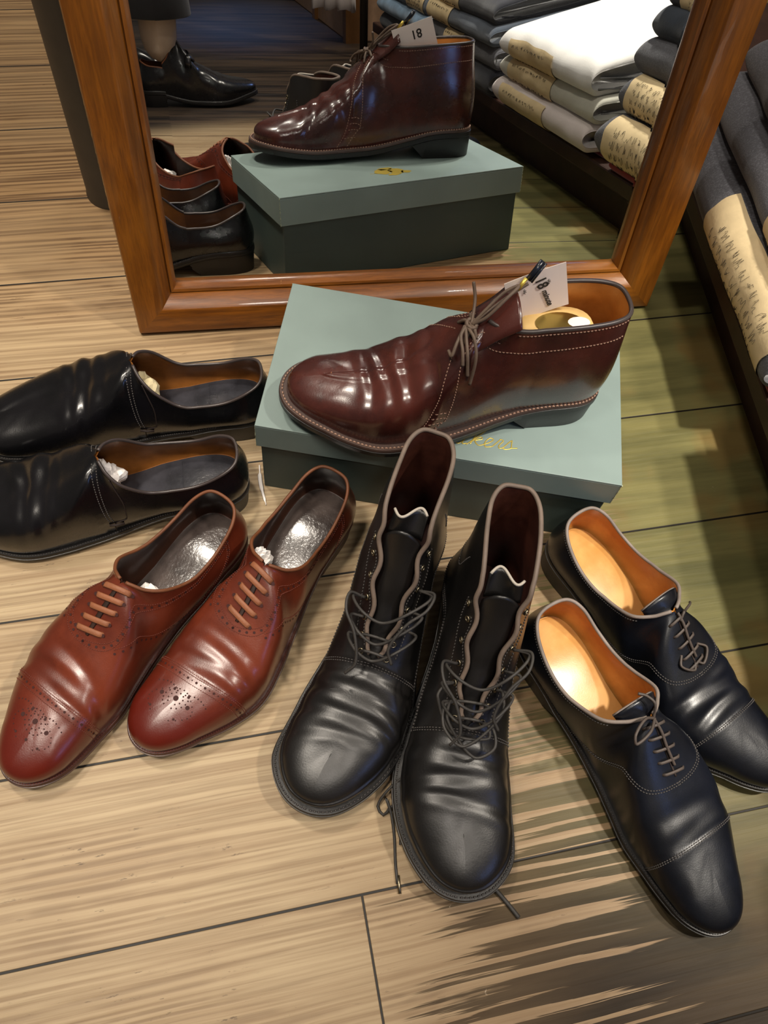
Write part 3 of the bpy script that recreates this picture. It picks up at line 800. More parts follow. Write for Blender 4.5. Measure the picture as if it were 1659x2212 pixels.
for sd in (1, -1):
    front = [(sd * .10, .515), (sd * .25, .540), (sd * .45, .560), (sd * .70, .575), (sd * .88, .60), (sd * .99, .645)]
    back = [(sd * .13, .40), (sd * .17, .470), (sd * .28, .500), (sd * .45, .515), (sd * .70, .520), (sd * .86, .530)]
    qs += [front, offs(front, 0, .011)]
    seams(CH, 'stitching', [offs(front, 0, -.004), back, [(sd * .86, .530), (sd * .99, .595)], [(sd * .80, .535), (sd * .80, .575)], [(sd * .84, .533), (sd * .84, .583)], [(sd * .88, .54), (sd * .88, .59)],
        [(sd * .93, .552), (sd * .93, .61)], [(sd * .19, .03), (sd * .19, .10), (sd * .20, .20), (sd * .20, .30), (sd * .19, .38), (sd * .22, .43), (sd * .28, .50)],
        [(sd * .03, .03), (sd * .03, .2), (sd * .03, .36)]], M['stitch_light'], .00042, .0030)
# tongue
def tongue(S, name, mat, t0, t1, half0, half1, drop, rise, nx=22, ny=11, curl=0.0, arch=.006, ctr=None, edge=None):
    """leather tongue from t0 (front, under the facings) back/up to t1; ctr = list of (t,z)"""
    vs = []; fs = []
    for i in range(nx):
        f = i / (nx - 1); t_ = np.interp(f, [c[0] for c in ctr], [c[1] for c in ctr]); z = np.interp(f, [c[0] for c in ctr], [c[2] for c in ctr])
        h = half0 + (half1 - half0) * f
        for j in range(ny):
            a = j / (ny - 1) * 2 - 1
            vs.append((t_ * S.L, a * h + float(S.yc(t_)) , z - arch * a * a + .0010 * math.sin(9 * f + 2 * a)))
    for i in range(nx - 1):
        for j in range(ny - 1): fs.append((i * ny + j, (i + 1) * ny + j, (i + 1) * ny + j + 1, i * ny + j + 1))
    o = mesh(name, vs, fs, mat, S.root)
    md = o.modifiers.new('solid', 'SOLIDIFY'); md.thickness = .0018
    if edge: g = Geo(); g.tube([Vector(v) + Vector((0, 0, -.0008)) for v in vs[-ny:]], .0012, 6); g.build('tongue_edge', edge, o)
    return o
tongue(CH, 'tongue', M['burg'], .55, .37, .018, .024, 0, 0, ctr=[(0, .52, .100), (.4, .45, .121), (.75, .39, .135), (1, .352, .144)], arch=.010)
g = Geo()
for dx in (0, .010):
    P = np.array([(CH.L * (.362 + dx), a * .022 + float(CH.yc(.36)), .1425 + .001 - .010 * a * a - dx * .35) for a in np.linspace(-.95, .95, 30)])
    dashes(g, P, np.tile([0, 0, 1.], (30, 1)), .003, .0004)
g.build('stitching', M['stitch_light'], CH.root)
# laces of the chukka: two bars, knot, bow with metal-tipped ends
def smooth_path(pts, n=40):
    P = np.array(pts, float); k = np.r_[0, np.cumsum(np.linalg.norm(np.diff(P, axis=0), axis=1))]
    return hermite(k, P, np.linspace(0, k[-1], n))
g = Geo()
a0, n0 = CH.at(.012, .50); b0, _ = CH.at(-.012, .50)
a1, _ = CH.at(.013, .468); b1, _ = CH.at(-.013, .468)
kn, kn_n = CH.at(0.002, .478); kn = kn + np.array([0, 0, .005])
LW = .0016
g.tube(smooth_path([a0, (a0 + kn) / 2 + [0, 0, .004], kn, (b0 + kn) / 2 + [0, 0, .004], b0], 20), LW, 6)
g.tube(smooth_path([a1, (a1 + kn) / 2 + [0, 0, .003], kn, (b1 + kn) / 2 + [0, 0, .003], b1], 20), LW, 6)
for th_ in range(3):
    g.tube(smooth_path([kn + [.004 * math.cos(x + th_), .005 * math.sin(x + th_), .002 * math.sin(2 * x)] for x in np.linspace(0, 5.5, 8)], 24), LW, 6)
lac = g.build('lace', M['lace_brown'], CH.root)
def draped(S, pts, r, mat, name='lace_end', lift=.003, flat=1.0):
    """pts: list of (y,t[,extra lift]) on the surface"""
    P = []
    for q in pts:
        p, n = S.at(q[0], q[1]); P.append(p + n * (lift + (q[2] if len(q) > 2 else 0)))
    g = Geo(); g.tube(smooth_path(P, 36), r, 6, flat=flat); return g.build(name, mat, S.root)
# camera side of the chukka is local +y? (boot points to -x in the room) -> ends hang over that side
for q in ([(.003, .478, .004), (.012, .484, .004), (.022, .493, .002), (.030, .496)], [(.003, .478, .004), (.010, .492, .006), (.020, .500, .003), (.027, .508)],
          [(.002, .478, .004), (.014, .47, .004), (.023, .478, .002), (.031, .483)], [(.002, .480, .004), (.014, .505, .006), (.020, .525, .004), (.014, .530, .003)]):
    draped(CH, q, .0015, M['lace_brown'])
# loops standing up towards the tongue, and the hang-tag cord
g = Geo()
g.tube(smooth_path([kn, kn + [-.012, -.006, .012], kn + [-.026, -.012, .024], kn + [-.036, -.012, .030], kn + [-.026, -.004, .026], kn + [-.010, .002, .010], kn]), .0015, 6)
g.tube(smooth_path([kn, kn + [-.004, -.016, .012], kn + [-.002, -.024, .024]]), .0014, 6)
g.tube(smooth_path([kn, kn + [-.010, -.004, .008], kn + [-.030, -.010, .022], kn + [-.044, -.014, .030]]), .0015, 6)
g.build('lace', M['lace_brown'], CH.root)
g = Geo(); tipb = kn + [-.036, -.012, .026]; g.tube([tipb, tipb + [-.006, -.004, .008]], .0018, 8); g.build('lace_tip', M['gold'], CH.root)
g = Geo(); tipb = kn + [-.044, -.016, .032]; g.tube([tipb, tipb + [-.010, -.006, .014]], .0026, 8)
g.tube([tipb + [-.002, .003, 0], tipb + [-.012, -.003, .014]], .0010, 6)
g.build('lace_tip', plain('black_plastic_tip', lin(30, 34, 44), .2), CH.root, )
# shoe tree inside (rests in the boot -> a thing of its own)
def in_shoe(S, p):   # local -> world
    a = S.root.rotation_euler.z; c, s_ = math.cos(a), math.sin(a)
    return Vector((S.root.location.x + p[0] * c - p[1] * s_, S.root.location.y + p[0] * s_ + p[1] * c, S.root.location.z + p[2]))
tree = empty('shoe_tree', 'pale wooden shoe tree with a brass plate inside the burgundy ankle boot', 'shoe tree', in_shoe(CH, (0, 0, 0)), math.radians(196.8))
vs = []; fs = []; K = 28
prof_t = [(.055, .55), (.075, .85), (.098, 1.0), (.105, 1.0), (.108, .94), (.109, .5), (.109, 0.01)]
for z, s_ in prof_t:
    for i in range(K):
        a_ = 6.28318 * i / K; ex = .034 if math.cos(a_) > 0 else .032
        vs.append((.057 + ex * s_ * math.copysign(abs(math.cos(a_)) ** .8, math.cos(a_)), .0215 * s_ * math.copysign(abs(math.sin(a_)) ** .8, math.sin(a_)), z))
for k in range(len(prof_t) - 1): fs += [(k * K + i, k * K + (i + 1) % K, (k + 1) * K + (i + 1) % K, (k + 1) * K + i) for i in range(K)]
blk = mesh('heel_block', vs, fs, M['tree_wood'], tree)
g = Geo(); g.add([(.057 + .022 * math.cos(x), .0125 * math.sin(x), .1094) for x in np.linspace(0, 6.28318, 29)[:-1]], [tuple(range(28))]); pl_ = g.build('brass_plate', M['brass'], tree, smooth=False)
g = Geo(); g.add([(.040 + .010 * math.cos(x), .006 * math.sin(x), .1097) for x in np.linspace(0, 6.28318, 17)[:-1]], [tuple(range(16))]); g.build('white_sticker', M['tag_paper'], tree, smooth=False)
g = Geo(); g.tube([(.09, 0, .085), (.13, .001, .062), (.17, .002, .045)], .003, 8); g.build('rod', M['brass'], tree)
# tag card tucked in the collar
tg = empty('price_tag', 'white hang tag printed 18 tucked inside the collar of the burgundy boot', 'tag', in_shoe(CH, (0, 0, 0)), math.radians(196.8))
def tag_card():
    # built in boot coordinates: stands up leaning on the far wall of the collar
    C_ = Vector((.080, -.0130, .131)); ax = Vector((-.90, -.10, .30)).normalized(); ay = Vector((.25, .10, -.96)); ay = (ay - ax * ay.dot(ax)).normalized()
    nz_ = ax.cross(ay)
    return C_, ax, ay, nz_
C_, ax, ay, nz_ = tag_card()
w2, h2 = .026, .024
g = Geo(); vs = []
for d in (0, .0004):
    for i in range(9):
        for j in range(2):
            f = i / 8 * 2 - 1; vs.append(C_ + ax * (f * w2) + ay * ((j * 2 - 1) * h2) + nz_ * (d + .0008 * (1 - f * f)))
fs = []
for i in range(8):
    a = i * 2; fs.append((a, a + 1, a + 3, a + 2)); b = 18 + i * 2; fs.append((b, b + 2, b + 3, b + 1))
    fs.append((a, a + 2, 18 + a + 2, 18 + a)); fs.append((a + 1, 18 + a + 1, 18 + a + 3, a + 3))
fs += [(0, 18, 19, 1), (16, 17, 35, 34)]
card = mesh('card', vs, fs, M['tag_paper'], tg, smooth=False)
TAGM = (C_, ax, ay, nz_)

# ====================================================================== black lace-up boots
bttop = [(0, .012, 0, .188), (1, .022, .0125, .189), (2, .070, .0205, .188), (3, .150, .0225, .187), (3.9, .250, .0215, .184), (4.4, .305, .0205, .176), (4.9, .345, .0190, .160), (5.5, .405, .0165, .136), (6.1, .465, .0140, .112), (6.6, .520, .0110, .094), (7.0, .565, .0075, .083), (7.35, .595, 0, .0785),
         (8, .645, 0, .0720), (9, .715, 0, .0650), (10, .775, 0, .0600), (11, .822, 0, .0570), (12, .850, 0, .0550), (13, .866, 0, .0540)]
btA = [(0, -.004, 0, .060), (1, .010, .021, .060), (2, .055, .0320, .060), (3, .13, .0360, .060), (4, .235, .0355, .060), (5, .34, .0350, .058), (6, .46, .0375, .054), (7, .565, .0400, .048), (8, .66, .0440, .040), (9, .76, .0430, .036), (10, .84, .038, .032), (11, .90, .028, .032), (12, .94, .014, .034), (13, .96, 0, .034)]
btB = [(0, .014, 0, .110), (1, .030, .017, .110), (2, .082, .0265, .110), (3, .165, .0315, .108), (4, .255, .0320, .104), (5, .365, .0325, .096), (6, .475, .0300, .083), (7, .575, .0280, .068), (8, .66, .0280, .060), (9, .74, .0260, .055), (10, .81, .021, .050), (11, .87, .015, .046), (12, .915, .008, .042), (13, .935, 0, .038)]
btC = [(0, .018, 0, .150), (1, .030, .0155, .150), (2, .080, .0245, .150), (3, .160, .0280, .149), (4, .258, .0275, .146), (4.9, .345, .0250, .130), (5.5, .395, .0230, .116), (6.1, .460, .0205, .098), (7, .570, .0160, .078), (8, .65, .0120, .068), (9, .725, .010, .061), (10, .795, .008, .055), (11, .85, .006, .051), (12, .90, .003, .046), (13, .93, 0, .041)]
def boot_step(w, t):
    q = np.abs(w)
    tt = .60 - .0 * q
    return -.0018 * sstep(t, tt - .004, tt + .006) * sstep(.78 - q, 0, .03)
def make_boot(label, x, y, yaw, foot, seed, L, cre):
    S = make_shoe(dict(name='lace_up_boot', label=label, cat='boot', foot=foot, seed=seed, x=x, y=y, yaw=yaw, L=L, top=bttop, mid=[btA, btB, btC], uthr=7.2, urim=7.2,
        mat=M['blackboot'], lin=M['lining_red'], rim=M['edge_boot'], sole=M['sole_black'], welt=.0065, sole_t=.010, heelz=.036, forez=.0165, wide=.99, toe_round=.12, stmat=M['stitch_black'], ststep=.0034, str=.0007,
        thick=.0030, lump=1.6, arch=.68, creases=cre, steps=[boot_step], asym=.8, bulge=.008, wavy=.0022))
    for sd in (1, -1):
        base = [(sd * .02, .600), (sd * .30, .600), (sd * .55, .597), (sd * .76, .592)]
        edge = [(sd * .76, .592), (sd * .74, .52), (sd * .66, .42), (sd * .60, .35), (sd * .62, .25), (sd * .72, .12), (sd * .76, .03)]
        seams(S, 'stitching', [base, offs(base, 0, .006), edge, offs(edge, .025 * sd, .008), [(sd * .30, .565), (sd * .30, .48), (sd * .28, .40), (sd * .25, .34), (sd * .15, .31)], [(sd * .06, .56), (sd * .06, .44), (sd * .06, .36)], [(sd * .55, .03), (sd * .5, .10), (sd * .45, .16), (sd * .2, .2)]], M['stitch_black'], .00045, .0028)
    # eyelets
    eye = {1: [], -1: []}
    for sd in (1, -1):
        g = Geo()
        for t_, w_ in ((.575, .14), (.535, .14), (.492, .14), (.448, .14), (.402, .13), (.360, .12), (.330, .11)):
            p, n = S.P(sd * w_, t_, .0006); eye[sd].append((p, n))
            a = np.cross(n, [0, 1, 0.]); a /= np.linalg.norm(a); b = np.cross(n, a)
            ring_ = [p + .0023 * (math.cos(x) * a + math.sin(x) * b) for x in np.linspace(0, 6.28318, 15)]
            g.tube(ring_, .0008, 6, caps=False)
        g.build('eyelets', M['eyelet'], S.root)
    # tongue
    tongue(S, 'tongue', M['blackboot'], .6, .4, .013, .0145, 0, 0, nx=34, ny=13, ctr=[(0, .60, .072), (.2, .53, .084), (.45, .45, .109), (.7, .385, .138), (.88, .345, .160), (1, .325, .172)], arch=.012)
    # curled pale tongue tip
    g = Geo(); yc0 = float(S.yc(.32))
    vs = []; fs = []; n1, n2 = 22, 6
    for i in range(n1):
        a = i / (n1 - 1); y = (-.0145 + .029 * a)
        dxx = .0065 * math.sin(a * 6.0) * (1 if foot > 0 else -1)
        for j in range(n2):
            b = j / (n2 - 1); vs.append((.322 * L + dxx * (.2 + .8 * b) - .012 * b, y * (1 - .1 * b) + yc0, .164 + .018 * b - 9 * y * y))
    for i in range(n1 - 1):
        for j in range(n2 - 1): fs.append((i * n2 + j, (i + 1) * n2 + j, (i + 1) * n2 + j + 1, i * n2 + j + 1))
    tt_ = mesh('tongue_tip', vs, fs, M['blackboot'], S.root); md = tt_.modifiers.new('s', 'SOLIDIFY'); md.thickness = .0018
    g.tube([Vector(vs[i * n2 + n2 - 1]) for i in range(n1)], .0012, 6); g.build('tongue_edge', plain('pale_raw_edge', lin(176, 168, 156), .7), tt_)
    S.eye = eye
    return S
cr1 = [(.680, .03, .03, .020, .0030), (.745, .02, .05, .016, .0020), (.625, .0, .0, .012, .0014), (.80, -.02, .04, .014, .0009)]
BL = make_boot('left of the two tall black lace-up boots, next to the tan brogues', .0315, .3823, -98.4, 1, 11, .287, cr1)
cr2 = [(.665, .03, -.02, .018, .0024), (.715, -.03, .03, .016, .0020), (.775, .02, .02, .015, .0016), (.625, .0, .0, .012, .0012)]
BR = make_boot('right of the two tall black lace-up boots, beside the black cap-toe shoes', .1010, .3450, -89.0, -1, 12, .290, cr2)

def loose(S, pts, r=.0013, mat=None, name='lace', n=60):
    g = Geo(); g.tube(smooth_path(pts, n), r, 6); return g.build(name, mat or M['lace_black'], S.root)
def boot_laces(S, seed, droop):
    rr = random.Random(seed); e = S.eye; L_, R_ = e[1], e[-1]
    P = lambda q, up=.004: q[0] + q[1] * up
    # tight base bars, then slack loops bulging outwards
    for i in (0, 1):
        a, b = P(L_[i], .001), P(R_[i], .001); m = (a + b) / 2 + [0, 0, .006]
        loose(S, [a, a + [0, -.003, .004], m, b + [0, .003, .004], b])
    for i, sl in ((2, .016), (3, .020), (4, .018)):
        a, b = P(L_[i], .001), P(R_[i - 1], .001)
        m = (a + b) / 2 + [.020 + sl * .5, 0, .004]
        loose(S, [a, a + [.006, .012, .008], a * .6 + m * .4 + [.012, .006, .010], m, b * .6 + m * .4 + [.010, -.006, .010], b + [.004, -.010, .006], b])
    if droop > 1:   # extra slack loops lying over the base of the facings
        for i, (fx, fy, sd) in enumerate(((.040, .020, 1), (.048, .012, -1), (.030, .024, -1))):
            a = P((L_ if sd > 0 else R_)[i], .001); b = P((R_ if sd > 0 else L_)[(i + 1) % 3], .001)
            q1 = a + [fx * .5, sd * fy * .5, .004]; q2 = (a + b) / 2 + [fx * .85, sd * fy * .4, -.004]; q3 = b + [fx * .45, -sd * .004, .006]
            loose(S, [a, a + [.006, sd * .008, .006], q1, q2, q3, b + [.002, -sd * .004, .004], b])
    for sd, q in ((1, L_[4]), (-1, R_[3])):
        p = P(q, .002)
        loose(S, [p, p + [.004, sd * .012, .010], p + [.020, sd * .010, .012], p + [.034, -sd * .002, .004], p + [.052, -sd * .010, -.012], p + [.060, -sd * .004, -.022]])
boot_laces(BL, 1, 1); boot_laces(BR, 2, 2)
def to_local(S, p):
    a = -S.root.rotation_euler.z; c, s_ = math.cos(a), math.sin(a); d = Vector(p) - S.root.location
    return (d.x * c - d.y * s_, d.x * s_ + d.y * c, d.z)
# long ends trailing on the floor
loose(BL, [to_local(BL, p) for p in ((.070, .225, .085), (.082, .200, .060), (.078, .165, .028), (.058, .138, .020), (.046, .125, .012), (.040, .112, .003), (.046, .106, .002), (.050, .112, .006), (.046, .118, .010), (.052, .108, .006), (.058, .090, .002), (.062, .070, .0016), (.066, .055, .0016))], .0013)
loose(BL, [to_local(BL, p) for p in ((.050, .112, .004), (.056, .116, .006), (.062, .100, .002), (.064, .085, .002))], .0012)
g = Geo(); g.tube([Vector(to_local(BL, (.0655, .0615, .0020))), Vector(to_local(BL, (.0690, .0480, .0018)))], .0014, 6); g.build('lace_tip', M['eyelet'], BL.root)
loose(BR, [to_local(BR, p) for p in ((.120, .100, .0016), (.138, .072, .0018), (.150, .062, .0022), (.160, .054, .0018), (.1685, .0465, .0016))], .0019)

# ====================================================================== tan brogues
def cap_step(t0, cv, h=.0009):
    def f(w, t):
        c = t0 - cv * np.abs(w) ** 1.6
        return h * sstep(t, c - .003, c + .003)
    return f
def vamp_line(q):      # oxford facing curve: t as function of |w|
    return .612 - .0 * q
def make_brogue(label, x, y, yaw, foot, seed, cre, L=.290):
    # closed facing: quarter edge runs from ridge around the lace row and back along the side
    S = make_shoe(dict(name='brogue_shoe', label=label, cat='shoe', group=None, foot=foot, seed=seed, x=x, y=y, yaw=yaw, L=L, top=low_top(.082, .066, .43, .099, 1.0), uthr=6.5,
        mat=M['tan'], lin=M['lining_dark'], insole=M['pad_black'], sock=M['pad_black'], socku=7.5, rim=M['edge_tan'], sole=M['sole_red'], weltmat=M['sole_red'], welt=.0040, sole_t=.0065, heelz=.030, forez=.0105,
        stmat=M['stitch_tan'], ststep=.0022, str=.0004, creases=cre, steps=[cap_step(.775, .012)], lump=.9, thick=.0022, bulge=.0075, wide=.98, toe_round=-.08))
    dbl = []; hlc = Geo(); hs = {1: Geo(), -1: Geo()}
    cap = [(w_, .775 - .012 * abs(w_) ** 1.6) for w_ in np.linspace(-.97, .97, 13)]
    dbl += [cap, offs(cap, 0, .006), offs(cap, 0, .028)]
    P, N = S.path(offs(cap, 0, .0165), 90, .0002); holes(hlc, P, N, .0042, .0011, .0006)
    # facing/quarter line
    for sd in (1, -1):
        q = [(sd * .0, .622), (sd * .14, .618), (sd * .28, .600), (sd * .37, .565), (sd * .40, .52), (sd * .37, .47), (sd * .30, .43), (sd * .24, .38), (sd * .17, .30), (sd * .12, .22), (sd * .10, .12)]
        q2 = [(sd * max(0, abs(a) - .06), b - .012 if i < 3 else b) for i, (a, b) in enumerate(q)]
        dbl += [q, q2]
        qm = [((a + c) / 2, (b + d) / 2) for (a, b), (c, d) in zip(q, q2)]
        hl = hs[sd]; P, N = S.path(qm, 120, .0002); holes(hl, P, N, .0062, .0012)
        r_ = [(sd * .36, .585), (sd * .52, .545), (sd * .60, .50), (sd * .66, .44), (sd * .74, .38), (sd * .86, .33), (sd * .97, .31)]
        r2 = [(a + sd * .07, b + .012) for a, b in r_]
        dbl += [r_]
        P, N = S.path([((a + c) / 2, (b + d) / 2) for (a, b), (c, d) in zip(r_, r2)], 80, .0002); holes(hl, P, N, .0062, .0011)
        hc = [(sd * .10, .12), (sd * .30, .13), (sd * .50, .16), (sd * .75, .21), (sd * .97, .27)]
        dbl += [hc, offs(hc, 0, .012)]
        P, N = S.path(offs(hc, 0, .006), 60, .0002); holes(hl, P, N, .0060, .0010)
    # toe medallion
    hl = hlc
    for (u_, v_, r__) in [(0, .855, .0024), (.0, .905, .0013), (.12, .835, .0013), (-.12, .835, .0013), (.22, .86, .0019), (-.22, .86, .0019), (.20, .905, .0011), (-.20, .905, .0011)]:
        p, n = S.at(u_ * .06, v_); disc(hl, p, n, r__)
    for ring_r, cnt, rad_ in ((.0060, 10, .0007), (.0100, 16, .0007)):
        for k in range(cnt):
            a = 6.2832 * k / cnt; p, n = S.at(ring_r * math.sin(a), .856 + ring_r * math.cos(a) / S.L * .9); disc(hl, p, n, rad_)
    for sd in (1, -1):
        for k in range(9):
            f = k / 8; p, n = S.at(sd * (.006 + .014 * math.sin(f * 2.9)), .83 + .085 * f); disc(hl, p, n, .0006)
        for k in range(7):
            f = k / 6; p, n = S.at(sd * (.004 + .020 * f), .835 - .010 * math.sin(3.1 * f)); disc(hl, p, n, .0007)
    for hl in (hlc, hs[1], hs[-1]): hl.build('perforations', M['hole'], S.root)
    seams(S, 'stitching', dbl, M['stitch_tan'], .00030, .0020)
    # slit between facings and lace bars
    g = Geo(); P = np.array([S.P(.002, t_, .0003)[0] for t_ in np.linspace(.452, .598, 30)])
    wd = .0016 + .0010 * np.sin(np.linspace(0, 3.14, 30)); g.tube(P, wd, 6, flat=.25, up=np.array([0, 0, 1.])); g.build('tongue', M['lining_dark'], S.root)
    g = Geo(); ey = Geo()
    for k in range(5):
        t_ = .457 + k * .0315
        P, N = cross_lace(S, t_, .0130, .0012, dt=.010 * foot, arch=.0008); P[0] -= N[0] * .002; P[-1] -= N[-1] * .002
        gg = Geo(); gg.tube(P, .0026, 8, flat=.35, up=N); gg.build('lace', M['lace_tan'], S.root)
        for f in (0, -1): disc(ey, P[f] + N[f] * .0015, N[f], .0016)
    ey.build('eyelets', M['hole'], S.root)
    return S
crb = [(.685, .03, .05, .020, .0016), (.725, -.02, .02, .014, .0010), (.645, .02, .05, .014, .0008)]
BGR = make_brogue('right one of the two tan brogue shoes, heel against the green shoe box', -.0500, .3958, -111.3, 1, 21, crb, .296)
crb2 = [(.665, .03, .08, .018, .0020), (.715, -.01, .05, .016, .0014), (.755, .02, .02, .012, .0008)]
BGL = make_brogue('left one of the two tan brogue shoes, toe at the left picture edge', -.1445, .3465, -115.8, -1, 22, crb2)

# ====================================================================== black slip-on shoes
def make_slip(label, x, y, yaw, foot, seed, cre):
    top = low_top(.078, .061, .435, .099, 1.0, .064)
    def step(w, t):
        q = np.abs(w); return .0012 * sstep(t, .462, .470) * sstep(q, .02, .2)
    S = make_shoe(dict(name='slip_on_shoe', label=label, cat='shoe', foot=foot, seed=seed, x=x, y=y, yaw=yaw, L=.298, top=top, uthr=6.4,
        mat=M['black'], lin=M['lining_brown'], insole=M['lining_brown'], sock=leather('black_sock_%d' % seed, lin(34, 34, 38), lin(60, 60, 66), .2, .6, .6, 250, rvar=.2), socku=5.4, heelpad=True, rim=M['edge_dark'], sole=M['sole_black'], welt=.0045, sole_t=.0065, heelz=.030, forez=.0110,
        stmat=M['stitch_black'], ststep=.0024, str=.00045, creases=cre, steps=[step], lump=.8, thick=.0022, bulge=.0075))
    for sd in (1, -1):
        q = [(sd * .10, .455), (sd * .30, .460), (sd * .55, .455), (sd * .72, .445)]
        seams(S, 'seam', [q, offs(q, 0, -.012)], M['stitch_black'], .0005, .0026)
        q3 = [(sd * .04, .412), (sd * .28, .39), (sd * .50, .39), (sd * .66, .395), (sd * .76, .43), (sd * .99, .44)]
        seams(S, 'seam', [q3], M['stitch_dark'], .0006, .003, dashed=False)
        g = Geo(); p, n = S.P(sd * .76, .428, .001); a, n2_ = S.P(sd * .76, .405, .0012); b, n3 = S.P(sd * .76, .450, .0012)
        g.tube([a, p + n * .001, b], .0013, 6); g.build('bar_tack', M['stitch_dark'], S.root)
    return S
crs = [(.615, .02, .02, .020, .0032), (.68, -.03, .06, .016, .0020), (.575, .0, .04, .014, .0010)]
SN = make_slip('black leather slip-on shoe nearest the tan brogues, white paper in its throat', -.1430, .3975, -160.8, 1, 31, crs)
SF = make_slip('farther black leather slip-on shoe with beige paper in its throat, near the mirror', -.1425, .4960, -162.5, -1, 32, [(.60, .02, .02, .018, .0028), (.65, -.02, .05, .015, .0020), (.54, .0, .02, .016, .0010)])

# ====================================================================== black cap-toe oxfords
def make_oxford(label, x, y, yaw, foot, seed, cre, L, bow):
    S = make_shoe(dict(name='oxford_shoe', label=label, cat='shoe', foot=foot, seed=seed, x=x, y=y, yaw=yaw, L=L, top=low_top(.081, .064, .435, .099, 1.13), uthr=6.5,
        mat=M['navyblack'], lin=M['lining_tan'], insole=M['lining_cream'], sock=M['lining_cream'], socku=6.6, rim=M['edge_grey'], sole=M['sole_black'], toe_round=-.12, wide=.96, welt=.0042, sole_t=.0065, heelz=.030, forez=.0105,
        stmat=M['stitch_black'], ststep=.0022, str=.0004, creases=cre, steps=[cap_step(.775, .004, .0010)], lump=.9, thick=.0024, bulge=.0075))
    cap = [(w_, .775 - .004 * abs(w_) ** 1.6) for w_ in np.linspace(-.97, .97, 13)]
    dbl = [cap, offs(cap, 0, .005)]
    for sd in (1, -1):
        q = [(sd * .0, .628), (sd * .20, .622), (sd * .40, .600), (sd * .55, .555), (sd * .64, .49), (sd * .74, .42), (sd * .86, .37), (sd * .97, .35)]
        dbl += [q, offs(q, -sd * .02, -.006), [(sd * .05, .04), (sd * .05, .15), (sd * .05, .3), (sd * .06, .4)]]
    seams(S, 'stitching', dbl, M['stitch_black'], .00045, .0024)
    g = Geo(); P = np.array([S.P(.002, t_, .0003)[0] for t_ in np.linspace(.452, .605, 30)]); g.tube(P, .0010, 6, flat=.25, up=np.array([0, 0, 1.])); g.build('facing_slit', M['stitch_dark'], S.root)
    for k in range(5):
        t_ = .462 + k * .032
        P, N = cross_lace(S, t_, .0110, .0011, dt=.006 * foot, arch=.0012); P[0] -= N[0] * .002; P[-1] -= N[-1] * .002
        gg = Geo(); gg.tube(P, .0014, 7, flat=.6, up=N); gg.build('lace', M['lace_dim'], S.root)
    draped(S, [(0, .448, 0), (.0015, .48, .001), (.001, .52, .001), (.002, .575, .0)], .0014, M['lace_dim'], 'lace', .0018)
    tongue(S, 'tongue', M['navyblack'], .46, .36, .012, .021, 0, 0, nx=14, ctr=[(0, .50, .086), (.5, .43, .094), (1, .385, .100)], arch=.010, edge=M['edge_grey'])
    if bow == 'loop':
        p, n = S.at(0, .445)
        for sd in (1, -1):
            loose(S, [p + n * .001, p + [-.002, -sd * .010, .008], p + [.004, -sd * .026, .010], p + [.010, -sd * .028, .006], p + [.008, -sd * .012, .006], p + n * .002] if sd * foot > 0 else
                  [p + n * .001, p + [-.008, -sd * .004, .010], p + [-.016, -sd * .001, .012], p + [-.021, sd * .004, .012]], .0013, M['lace_dim'])
    else:
        p, n = S.at(0, .47); a, na = S.at(.022, .455)
        loose(S, [p + n * .002, p + [-.003, .006, .006], (p + a) / 2 + [0, 0, .005], a + na * .002, a + na * .002 + [-.002, .010, -.004], a + [-.004, .018, -.010]], .0012, M['lace_dim'])
        q = S.at(0, .60)[0]
        for sd in (1, -1): loose(S, [S.at(sd * .010, .55)[0], S.at(sd * .016, .575)[0] + [0, 0, .003], S.at(sd * .006, .605)[0] + [0, 0, .003], S.at(sd * .001, .59)[0] + [0, 0, .002]], .0012, M['lace_dim'])
    return S
ON = make_oxford('black cap-toe lace shoe with tan lining, front one of the pair, beside the boots', .1575, .2985, -51.0, 1, 41, [(.690, .03, .03, .022, .0020), (.735, -.01, .03, .014, .0008)], .292, 'loop')
OF = make_oxford('rear black cap-toe lace shoe with tan lining, cut by the right picture edge', .1780, .3975, -46.2, -1, 42, [(.665, .03, .05, .016, .0026), (.715, -.02, .05, .014, .0018), (.645, -.03, -.04, .012, .0010)], .296, 'end')

# ---- crumpled paper stuffing (things in the shoes)
def crumple(name, label, S, c, r, seed, mat, sx=1, sy=1, sz=1):
    nz = rnd_noise(seed); vs = []; fs = []; A, B = 18, 26
    for i in range(A + 1):
        for j in range(B):
            th_ = math.pi * i / A; ph = 6.28318 * j / B
            d = np.array([math.sin(th_) * math.cos(ph), math.sin(th_) * math.sin(ph), math.cos(th_)])
            k = r * (1 + .55 * abs(nz(d, 3.0)) ** .7 * np.sign(nz(d, 3.0)) + .25 * nz(d, 9.0))
            vs.append(d * k * [sx, sy, sz])
    for i in range(A):
        for j in range(B): fs.append((i * B + j, (i + 1) * B + j, (i + 1) * B + (j + 1) % B, i * B + (j + 1) % B))
    o = mesh(name, vs, fs, mat, None, smooth=False)
    o.location = in_shoe(S, c); o.rotation_euler = (0, 0, S.root.rotation_euler.z)
    return tag(o, label, 'paper')
M['paper_beige'] = plain('beige_paper', lin(214, 200, 160), .7)
crumple('crumpled_paper', 'crumpled white tissue paper inside the near black slip-on shoe', SN, (.132, .002, .052), .021, 5, M['paper_white'], .7, .95, .95)
crumple('crumpled_paper', 'crumpled beige paper inside the far black slip-on shoe', SF, (.132, 0, .052), .022, 6, M['paper_beige'], .8, .95, .9)
crumple('crumpled_paper', 'crumpled white paper in the throat of the tan brogue at left', BGL, (.118, 0, .042), .016, 7, M['paper_white'], 1, 1.1, .9)
